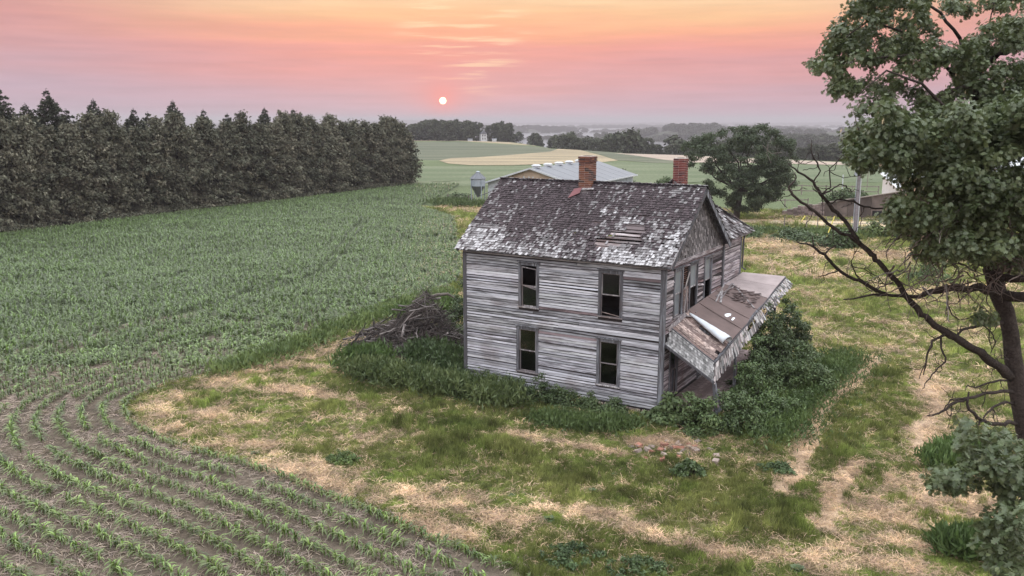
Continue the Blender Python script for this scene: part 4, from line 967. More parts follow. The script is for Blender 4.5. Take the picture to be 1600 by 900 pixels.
# skirts: near end with round scales, outer side with ragged slats
Bw, Bo, Bf = Vector((.05, .12, 2.74)), Vector((2.02, .08, 1.60)), Vector((2.28, 10.35, 3.62))
a0, b0 = Wn, On
m = MB(); rs = random.Random(5); rows, cols = 7, 24
dn = (Bo-Bw).cross(a0-Bw).normalized()
if dn.y > 0: dn = -dn
for i in range(rows):
    for j in range(cols):
        f0_, f1_ = i/rows, (i+1.45)/rows; g0, g1 = (j+(i % 2)*.5)/cols, (j+1+(i % 2)*.5)/cols
        if g1 > 1.01: continue
        def Q(f, g): return Bw.lerp(Bo, g).lerp(a0.lerp(b0, g), min(1, f))
        l = Q(f0_, g0); r_ = Q(f0_, g1); tl = Q(f1_, g0); tr_ = Q(f1_, g1); md_ = (g0+g1)/2; v = rs.uniform(.12, .30) if rs.random() < .7 else rs.uniform(.3, .45)
        s1 = Q(f0_+.45/rows, g0)+dn*.022; s2 = Q(f0_+.1/rows, g0*.75+g1*.25)+dn*.03; s3 = Q(f0_+.1/rows, g0*.25+g1*.75)+dn*.03; s4 = Q(f0_+.45/rows, g1)+dn*.022
        P = [s1, s2, s3, s4, tr_+dn*.004, tl+dn*.004]; m.pts(P+[p-dn*.009 for p in P], [(0, 1, 2, 3, 4, 5), (0, 6, 7, 1), (1, 7, 8, 2), (2, 8, 9, 3), (3, 9, 10, 4), (5, 11, 6, 0)], (v, v*.97, v*1.0))
tag(m.build('scale_shingles', MAT['shingle'], PO), kind='stuff')
m = MB(); P = [Bw, Bo, b0, a0]; m.hexa([p-dn*-.0 for p in P]+[p-dn*.03 for p in P]); m.build('end_skirt_board', MAT['dark_wall'], PO)
m = MB(); m.bar(Bw+dn*.02, Bo+dn*.02, .04, .09, (0, 0, 1)); m.bar(a0+Vector((0, 0, .0)), b0, .06, .05, (0, 0, 1)); m.build('skirt_trim', MAT['trim'], PO)
hol = [(.20, .225, 0, .35), (.40, .46, .2, 1), (.47, .50, .5, .9), (.60, .635, .0, .75), (.80, .82, .0, .45), (.12, .13, 0, .5)]
m = MB(); N1 = 92
for i in range(N1):
    s = i/N1; 
    for row in range(3):
        f0_, f1_ = row/3, (row+1.35)/3
        if any(a < s < b and c <= (row+.5)/3 < d for a, b, c, d in hol) or rs.random() < .07: continue
        def Q(f, g): return Bo.lerp(Bf, g).lerp(On.lerp(Of, g), f)
        s1 = (i+.93)/N1; sk = rs.gauss(0, .004); dr = rs.uniform(-.05, .05) if row else rs.uniform(-.07, .09); out = Vector((rs.uniform(.015, .04), 0, 0)); v = rs.choice((.10, .18, .26, .36, .5))*rs.uniform(.8, 1.2); k = rs.uniform(.85, 1)
        P = [Q(f0_+dr, s+sk)+out, Q(f0_+dr, s1+sk)+out, Q(min(1, f1_), s1)+out*.3, Q(min(1, f1_), s)+out*.3]; bk = Vector((-.012, 0, 0))
        m.hexa([p+bk for p in P]+P, (v, v*k, v*k*1.02))
tag(m.build('skirt_shingles', MAT['shingle'], PO), kind='stuff')
for f, g0, g1 in ((.12, 0, .43), (.12, .5, 1), (.75, 0, .58), (.8, .64, 1)):
    def Q(f, g): return Bo.lerp(Bf, g).lerp(On.lerp(Of, g), f)
    m = MB(); n_ = 6
    for i in range(n_): a, b = g0+(g1-g0)*i/n_, g0+(g1-g0)*(i+1)/n_; m.bar(Q(f, a)-Vector((.03, 0, 0)), Q(f, b)-Vector((.03, 0, 0)), .03, .09)
    m.build('skirt_batten', MAT['trim'], PO)
m = MB(); m.bar(deck(0, 1)-Vector((0, 0, .06)), deck(1, 1)-Vector((0, 0, .06)), .10, .12); m.build('porch_beam', MAT['trim'], PO)
for i in range(9): s = .03+i*.118; m = MB(); m.bar(deck(s, .02)-Vector((0, 0, .07)), deck(s, .98)-Vector((0, 0, .07)), .05, .10); m.build('porch_rafter', MAT['trim'], PO)
for y, tl in ((.55, (.16, 0)), (3.35, (0, 0)), (6.1, (.0, .03)), (9.0, (0, 0))):
    s = (y-.62)/9.6; top = deck(max(0, s), .97); m = MB(); b = Vector((1.82+tl[0], y, .42)); m.bar(b, (top.x, top.y, top.z-.12), .10, .10); m.build('porch_post', MAT['trim'], PO)
m = MB(); m.bar((1.95, .35, 1.62), (2.25, .10, .75), .05, .04); m.build('loose_board', MAT['trim'], PO)
m = MB(); m.bar((.02, .5, 3.25), (.18, 1.95, 3.62), .16, .03, (1, 0, .5)); m.build('flashing_board', MAT['trim_light'], PO)
for i in range(13):
    m = MB(); x = .06+i*.145; c = rs.uniform(.85, 1.15); m.box((x, .05, .37+rs.uniform(-.004, .004)), (x+.139, 9.7, .41), (c, c*.97, c*.97)); m.build('floor_board', MAT['floor_board_y'] if 'floor_board_y' in MAT else MAT['floor_board'], PO)
m = MB(); m.box((.05, .08, .16), (1.93, .14, .365)); m.box((1.88, .14, .16), (1.94, 9.7, .365)); m.box((.1, .2, -.2), (.4, .4, .16)); m.box((1.5, .2, -.2), (1.8, .4, .16)); m.box((1.5, 4.5, -.2), (1.8, 4.8, .16)); m.build('floor_frame', MAT['trim'], PO)
print('house', time.time()-T0)
#PART3
# ================================================================== foliage
def norm(a): return a/np.maximum(np.linalg.norm(a, axis=1, keepdims=True), 1e-9)
def rhombs(P, D, Nn, L, Wd, C, mid=.5):
    """one 4-sided leaf face for each base point P, direction D, normal N"""
    S = norm(np.cross(D, Nn)); L = np.asarray(L).reshape(-1, 1); Wd = np.asarray(Wd).reshape(-1, 1)
    V = np.stack([P, P+D*L*mid+S*Wd/2, P+D*L, P+D*L*mid-S*Wd/2], 1).reshape(-1, 3)
    F = np.arange(len(P)*4).reshape(-1, 4); return V, F, np.repeat(C, 4, 0)
def merge(parts):
    V, F, C, b = [], [], [], 0
    for v, f, c in parts: V.append(v); F.append(f+b); C.append(c); b += len(v)
    return np.concatenate(V), np.concatenate(F), np.concatenate(C)
def rdir(n_, rng): return norm(rng.normal(size=(n_, 3)))
def blob_leaves(blobs, n_per, size, rng, up=.5, lobes=1, aspect=.6, var=.28, shell=.55, flat=.8, gcol=None):
    """blobs: (x, y, z, r). Leaves through the outer part of each blob"""
    B = np.asarray(blobs, float); k = np.maximum(1, (n_per*(B[:, 3]/B[:, 3].mean())**2).astype(int)); I = np.repeat(np.arange(len(B)), k); n_ = len(I)
    d = rdir(n_, rng); rad = B[I, 3]*(shell+(1-shell)*rng.random(n_)**.7)*(1+.18*rng.normal(size=n_)); P = B[I, :3] + d*rad[:, None]*np.array([1, 1, flat])
    Nn = norm(d*.7 + rdir(n_, rng)*.75 + np.array([0, 0, up])); D = norm(np.cross(Nn, rdir(n_, rng)) + np.array([0, 0, -.25])); Nn = norm(np.cross(np.cross(D, Nn), D))
    bt = rng.uniform(.78, 1.2, len(B))[I]; t_ = (bt*rng.uniform(1-var, 1+var, n_))[:, None]; hue = rng.uniform(.9, 1.1, (n_, 1)); C = np.c_[t_*hue, t_, t_*(2-hue)*.98]
    if gcol is not None: C = C*gcol
    L = size*rng.uniform(.7, 1.3, n_)
    if lobes == 1: return rhombs(P, D, Nn, L, L*aspect, C)
    Sd = np.cross(D, Nn); parts = [rhombs(P, D, Nn, L*1.05, L*.26, C, .55)]
    for (y0, an, ln, w) in ((.18, .9, .38, .18), (.42, .85, .54, .22), (.66, .75, .36, .17)):
        for sg in (-1, 1):
            Dd = D*math.cos(an)+Sd*sg*math.sin(an); parts.append(rhombs(P+D*(L*y0)[:, None], Dd, norm(Nn+Dd*.25), L*ln, L*w, C, .6))
    return merge(parts)
def branchy(m, p0, p1, r0, r1, n_=5, wob=.12, sides=6, rng=random, col=None):
    p0, p1 = Vector(p0), Vector(p1); L = (p1-p0).length; P = []; Rr = []
    for i in range(n_+1):
        f = i/n_; p = p0.lerp(p1, f)
        if 0 < i < n_: p += Vector((rng.gauss(0, wob), rng.gauss(0, wob), rng.gauss(0, wob*.6)))*L*.35
        P.append(p); Rr.append(r0+(r1-r0)*f)
    m.tube(P, Rr, sides, col, cap=False); return P

# ---- conifers of the windbreak
def cedar_crown(seed, h=11.0, w=3.1, nb=170, spruce=False):
    rng = np.random.default_rng(seed); parts = []; top = h
    hs = np.sort(rng.random(nb)**.95)
    P0, D0, L0, CC = [], [], [], []
    for i in range(nb):
        f = hs[i]; a = rng.random()*6.283
        if spruce: f = min(.995, .02+ .98*(np.floor(f*24)/24 + rng.random()*.035)); r = w*(1-f)**.80*rng.uniform(.55, 1.1)+.02; el = -.2+.95*f
        else: r = w*(1-(max(0, f-.15)/.86)**1.7)**.9*rng.uniform(.6, 1.15)+.05*(.86+.14*min(1, f/.06)); el = .30+.5*f
        z = .25+f*(h-.3); ns = int(12+r*(13 if not spruce else 15)); tt = rng.random(ns)**.6; d = np.array([math.cos(a), math.sin(a), 0])
        p = d*(tt*r)[:, None]; p[:, 2] = z + tt*r*math.tan(el)*.45 - (tt**2)*r*(.16 if not spruce else .22) - (.0 if spruce else tt*.0)
        sp = .34*(1-.3*tt) if not spruce else .16*(1.2-tt)*max(.15, r); p += rng.normal(size=(ns, 3))*np.array([1, 1, .8])*sp[:, None] if np.ndim(sp) else rng.normal(size=(ns, 3))*sp
        dd = norm(d*1.0+rng.normal(size=(ns, 3))*.55+np.array([0, 0, -.45 if not spruce else -.05])); c = rng.uniform(.8, 1.2)*rng.uniform(.65, 1.35, ns)
        red = rng.uniform(.97, 1.12); P0.append(p); D0.append(dd); L0.append(rng.uniform(.32, .62, ns)*(1 if not spruce else .22+.58*min(1, r*.8))); CC.append(np.c_[c*red, c, c*.98])
    if spruce:      # leader
        ns = 40; z = np.linspace(h*.86, h+.05, ns); wd = np.linspace(.16, .02, ns); P0.append(np.c_[rng.normal(0, 1, ns)*wd, rng.normal(0, 1, ns)*wd, z]); D0.append(norm(rng.normal(size=(ns, 3))+[0, 0, .7])); L0.append(np.linspace(.35, .15, ns)); CC.append(np.ones((ns, 3)))
    P, D, L, C = map(np.concatenate, (P0, D0, L0, CC)); Nn = norm(rng.normal(size=P.shape)*.6+np.array([0, 0, .8]))
    V1 = rhombs(P, D, Nn, L, L*.34, C); D2 = norm(D+rng.normal(size=P.shape)*.45); V2 = rhombs(P+D*(L*.2)[:, None], D2, Nn, L*.7, L*.26, C*.95); D3 = norm(D*.4+rng.normal(size=P.shape)*.3+np.array([0, 0, -.5])); V3 = rhombs(P+D*(L*.3)[:, None], D3, norm(np.cross(D, D3)), L*.6, L*.28, C*1.05)
    return mesh_np('crown', *merge([V1, V2, V3]))
def trunk_mesh(h, r0, seed=0, lean=.02):
    m = MB(); rg = random.Random(seed); branchy(m, (0, 0, -.3), (rg.gauss(0, lean)*h, rg.gauss(0, lean)*h, h), r0, r0*.15, 6, .01, 7, rg)
    me = bpy.data.meshes.new('trunk'); me.from_pydata(m.v, [], m.f); me.color_attributes.new('tint', 'FLOAT_COLOR', 'POINT').data.foreach_set('color', np.ones(len(m.v)*4, np.float32)); return me
def tree_obj(name, loc, rz, sc, crown, trunk, label, cat='tree', group=None):
    e = empty(name, loc, rz); e.scale = sc if isinstance(sc, tuple) else (sc,)*3; tag(e, label, cat, group)
    link('crown', crown, None, e); link('trunk', trunk, None, e); return e
def prep(me, mat): me.materials.append(MAT[mat]); return me
CED = [prep(cedar_crown(100+i, 11, 3.2, 190), 'cedar_spray') for i in range(5)]; SPR = [prep(cedar_crown(200+i, 14, 4.4, 380, True), 'spruce_spray') for i in range(3)]
TRK = prep(trunk_mesh(8.5, .22, 3), 'bark')
tdir = (TREE_B-TREE_A)/np.linalg.norm(TREE_B-TREE_A); tn = np.array([tdir[1], -tdir[0]])
rt = random.Random(31); k = 0; s = -26.0; Ltot = float(np.linalg.norm(TREE_B-TREE_A))
ends = []
while s < Ltot+2.5:
    p = TREE_A+tdir*s-tn*(3.0+rt.uniform(-.5, .5)); hsc = rt.uniform(.90, 1.10)*(.99 if s < 40 else 1.03)*(.94 if s > Ltot-2 else 1)
    ends.append((p, hsc)); s += rt.uniform(2.4, 3.3)
for i, (p, hs) in enumerate(ends):
    lab = 'dense drooping evergreen standing in the windbreak along the left of the corn field'; 
    if i == len(ends)-1: lab = 'last evergreen at the far right end of the windbreak, nearest the feed bin'
    tree_obj('cedar_tree', (p[0], p[1], 0), rt.random()*6.28, (rt.uniform(.92, 1.12), rt.uniform(.92, 1.12), hs), CED[i % 5], TRK, lab, group='evergreens in the windbreak row')
s = -30
while s < Ltot-6:      # a second row closes the windbreak behind
    p = TREE_A+tdir*s-tn*(8.0+rt.uniform(-.7, .7)); tree_obj('cedar_tree', (p[0], p[1], 0), rt.random()*6.28, (1.1, 1.1, rt.uniform(.84, .98)), CED[rt.randrange(5)], TRK, 'dense evergreen in the second row, half hidden behind the front of the windbreak', group='evergreens behind the windbreak row'); s += 4.0
def on_line(u, off):   # point of the row at pixel column u, 'off' metres behind the foot line
    a = TREE_A-tn*off; dx, dy = (u-800)/FPX/ (CP), 1.0   # direction of the column near the horizon
    A_ = np.array([[tdir[0], -dx], [tdir[1], -dy]]); t_ = np.linalg.solve(A_, -a); return a+tdir*t_[0]
ORD = ['first', 'second', 'third', 'fourth', 'fifth', 'sixth', 'seventh', 'eighth', 'ninth', 'tenth', 'eleventh', 'twelfth', 'thirteenth']
for i, (u, v) in enumerate([(5, 178), (32, 150), (70, 171), (104, 151), (130, 178), (172, 164), (231, 177), (252, 182), (291, 165), (336, 178), (372, 184), (428, 175), (471, 177)]):
    p = on_line(u, 6.0); d = math.hypot(*p); h = CAM_H + d*(188-v+9)/FPX; tree_obj('spruce_tree', (p[0], p[1], 0), rt.random()*6.28, (rt.uniform(.95, 1.15), rt.uniform(.95, 1.15), (h+.2)/14.5), SPR[i % 3], TRK,
        'spruce with a pointed tip rising above the windbreak, %s tip from the left' % ORD[i], group='spruces rising above the windbreak')
# undergrowth at the foot of the windbreak
def weeds(name, P, hgt, label, rng, leaf=.13, n_=10, col=None, mat='bush_leaf', cat='undergrowth', rad=.45):
    B = [(x, y, z0+h*rng.uniform(.3, .9), rad*rng.uniform(.7, 1.3)) for (x, y, z0, h) in P]; V, F, C = blob_leaves(B, n_, leaf, rng, up=.3, gcol=col)
    return tag(link(name, mesh_np(name, V, F, C), MAT[mat]), label, cat, kind='stuff')
rng = np.random.default_rng(5); P = []
for i in range(420):
    s = rng.uniform(-15, Ltot-1); q = TREE_A+tdir*s+tn*rng.normal(.2, .7); P.append((q[0], q[1], 0, .7))
weeds('undergrowth', P, 1, 'low dark weeds along the foot of the windbreak', rng, .22, 26, np.array([.62, .6, .6]), 'cedar_spray')
print('windbreak', time.time()-T0)

# ---- broadleaf crowns
def broad_crown(seed, h=10.0, w=4.2, base=.12, nb=60, nl=60, leaf=.45, open_=.0):
    rng = np.random.default_rng(seed); B = []
    for i in range(nb):
        f = rng.random()**.8; z = h*(base+(1-base)*f); rr_ = w*math.sqrt(max(.05, 1-((f-.42)/.62)**2))*rng.uniform(.45, .95); a = rng.random()*6.283; B.append((math.cos(a)*rr_, math.sin(a)*rr_, z*.95, rng.uniform(.16, .30)*w))
    V, F, C = blob_leaves(B, nl, leaf, rng, up=.4, aspect=.7, shell=.5); return mesh_np('crown', V, F, C)
GRV = [prep(broad_crown(300+i, 12, 4.6, .06, 60, 46, .75), 'far_leaf') for i in range(4)]
def ground_at(u, d):   # point in the picture column u at the distance d
    x = (u-800)/FPX/CP*d; return x, d, float(zland(np.array([x]), np.array([d]))[0])
rg = random.Random(77)
gl = []
for i, u in enumerate([648, 656, 664, 671, 678, 686, 693, 700, 707, 714, 721, 728, 735, 741, 747, 768, 776, 783, 789, 794, 652, 668, 684, 704, 724, 732]):
    v = 186+rg.uniform(-2.5, 3) + (5 if u < 662 else 0) + (3 if u > 760 else 0); d = 495+rg.uniform(-6, 12)+(22 if i > 19 else 0); x, y, z = ground_at(u, d); h = CAM_H-z+d*(188-v)/FPX
    tree_obj('grove_tree', (x, y, z), rg.random()*6.28, (rg.uniform(.8, 1.05), rg.uniform(.8, 1.05), h/12.6), GRV[i % 4], TRK, 'hazy broadleaf tree in the distant grove below the sun', group='trees of the distant grove')
nr_ = [(812, 222, 3), (826, 219, 4), (842, 223, 3), (868, 208, 10), (882, 208, 11), (897, 211, 9), (912, 212, 9), (926, 216, 8), (940, 220, 7), (952, 213, 9), (965, 209, 11), (978, 208, 12), (992, 212, 10), (1006, 213, 10), (1020, 222, 9), (1036, 223, 10), (1052, 221, 11),
       (1068, 222, 10), (1085, 219, 10), (1102, 223, 10), (1119, 220, 10), (1136, 224, 10), (1153, 221, 10), (1170, 225, 10), (1187, 222, 10), (1204, 219, 10), (1221, 223, 10), (1238, 226, 10), (1255, 221, 10), (1272, 224, 10), (1289, 220, 10), (1306, 223, 10), (1323, 222, 10), (1340, 222, 10), (1357, 219, 10), (1374, 223, 10), (1391, 220, 10), (1408, 224, 10), (1425, 221, 10), (1442, 225, 10), (1459, 222, 10), (1476, 219, 10), (1493, 223, 10), (1510, 226, 10), (1527, 221, 10), (1544, 224, 10), (1561, 220, 10), (1578, 223, 10), (1595, 222, 10)]
for i, (u, v, h) in enumerate(nr_):
    b = float(np.interp(math.atan2((u-800)/FPX, 1), BA, BROW_D)); d = b+rg.uniform(35, 90); x, y, z = ground_at(u, d); hh = CAM_H-z+d*(188-v)/FPX*1.0
    hh = CAM_H - d*(v-188)/FPX - z; hh = max(3, hh)
    tree_obj('valley_tree', (x, y, z), rg.random()*6.28, (hh/12.6*rg.uniform(1.0, 1.3),)*2+(hh/12.4,), GRV[i % 4], TRK, 'hazy tree at the edge of the valley beyond the tan fields', group='trees along the edge of the valley')
# woods on the far ridges: a mass nobody could count
def far_woods():
    rng = np.random.default_rng(9); lo = [broad_crown(400+i, 11, 5.5, .0, 26, 26, 1.7) for i in range(4)]; P, S, I = [], [], []
    for r0, r1, n_, sc in ((330, 700, 520, .95), (700, 1300, 4200, 1.1), (1300, 2300, 5200, 1.6), (2300, 4500, 6000, 2.3), (4500, 9500, 7000, 3.6)):
        r = np.sqrt(rng.uniform(r0*r0, r1*r1, n_)); a = rng.uniform(-.66, .66, n_); x, y = r*np.sin(a), r*np.cos(a); b = np.interp(a, BA, BROW_D)
        k = (r > b+45)*(r > b+55+150*(a < -.02)*(a > -.2)) & (fbm(x/190+1, y/190+8, 3) > .40) ; x, y = x[k], y[k]; P.append(np.c_[x, y, zland(x, y)-.3]); S.append(rng.uniform(.7, 1.25, k.sum())*sc)
    P = np.concatenate(P); S = np.concatenate(S); n_ = len(P); c = rng.uniform(.75, 1.2, (n_, 1))*np.ones((1, 3))
    sz = np.c_[S, S, S**.35*.95]
    scatter('far_woods', P, np.c_[np.zeros((n_, 2)), rng.random(n_)*6.28], sz, c, rng.integers(0, 4, n_), lo, MAT['far_leaf_mass'], 'hazy woods on the far ridges of the valley', 'woods')
far_woods()
print('far', time.time()-T0)

# ---- polygon sampling in the photograph's columns, at real depth
def sample_poly(poly, n_, rng):
    P = np.array(poly, float); lo, hi = P.min(0), P.max(0); out = []
    while len(out) < n_:
        q = rng.uniform(lo, hi, (n_*2, 2)); c = np.zeros(len(q), bool)
        for (x1, y1), (x2, y2) in zip(P, np.roll(P, 1, 0)):
            m = (y1 > q[:, 1]) != (y2 > q[:, 1]); t_ = (x2-x1)*(q[:, 1]-y1)/((y2-y1) if y2 != y1 else 1e-9)+x1; c ^= m & (q[:, 0] < t_)
        out += list(q[c])
    return np.array(out[:n_])
# walnut tree behind the wing
def walnut():
    rng = np.random.default_rng(55); bx, by, bz = at(1150, 343); e = empty('walnut_tree', (bx, by, 0)); tag(e, 'dark spreading tree with a forked trunk standing behind the right end of the house', 'tree')
    poly = [(1062, 236), (1072, 222), (1090, 204), (1112, 208), (1130, 203), (1148, 196), (1172, 198), (1186, 188), (1200, 196), (1218, 212), (1236, 218), (1240, 236), (1250, 250), (1238, 270), (1240, 288), (1222, 296), (1212, 312), (1188, 318), (1176, 333), (1158, 326), (1140, 322), (1122, 306), (1108, 298), (1096, 284), (1104, 268), (1084, 262), (1072, 248)]
    q = sample_poly(poly, 520, rng); ctr = np.array([1155, 262]); B = []
    for u, v in q:
        rel = 1-min(1, math.hypot((u-ctr[0])/92, (v-ctr[1])/72)); sp = 1.0+4.2*math.sqrt(rel); y = by+rng.uniform(-sp, sp); p = atd(u, v, y)
        if float(fbm(np.array([u/17.]), np.array([v/12.]), 2)[0]) < .34: continue
        B.append((p[0]-bx, p[1]-by, p[2], rng.uniform(.38, .75)))
    V, F, C = blob_leaves(B, 120, .24, rng, up=.5, aspect=.42, shell=.3, flat=.6); link('crown', mesh_np('crown', V, F, C), MAT['walnut_leaf'], e)
    m = MB(); rgg = random.Random(5); top = branchy(m, (0, 0, -.3), (.3, 0, 3.2), .40, .30, 4, .03, 8, rgg)[-1]
    m.build('trunk', MAT['bark'], e)
    for (u, v) in [(1085, 225), (1120, 220), (1150, 205), (1190, 200), (1225, 225), (1235, 262), (1100, 265), (1180, 250), (1210, 285), (1165, 225)]:
        p = atd(u, v, by+rgg.uniform(-2, 2)); m = MB(); P = branchy(m, top, (p[0]-bx, p[1]-by, p[2]), .16, .03, 6, .12, 5, rgg)
        for j in range(4): branchy(m, P[2+j % 4], P[2+j % 4]+Vector((rgg.gauss(0, 1), rgg.gauss(0, 1), rgg.uniform(0, 1.4))), .05, .015, 3, .15, 4, rgg)
        m.build('branch', MAT['bark'], e)
    m = MB()
    for (a, b, c) in [((1192, 227), (1205, 240), (1222, 238)), ((1200, 225), (1198, 240), (1205, 255))]: P = [atd(*a, by-4.5), atd(*b, by-4.2), atd(*c, by-4.5)]; m.tube([(p[0]-bx, p[1]-by, p[2]) for p in P], [.05, .04, .02], 4)
    m.build('dead_twig', MAT['bark_pale'], e)
walnut()

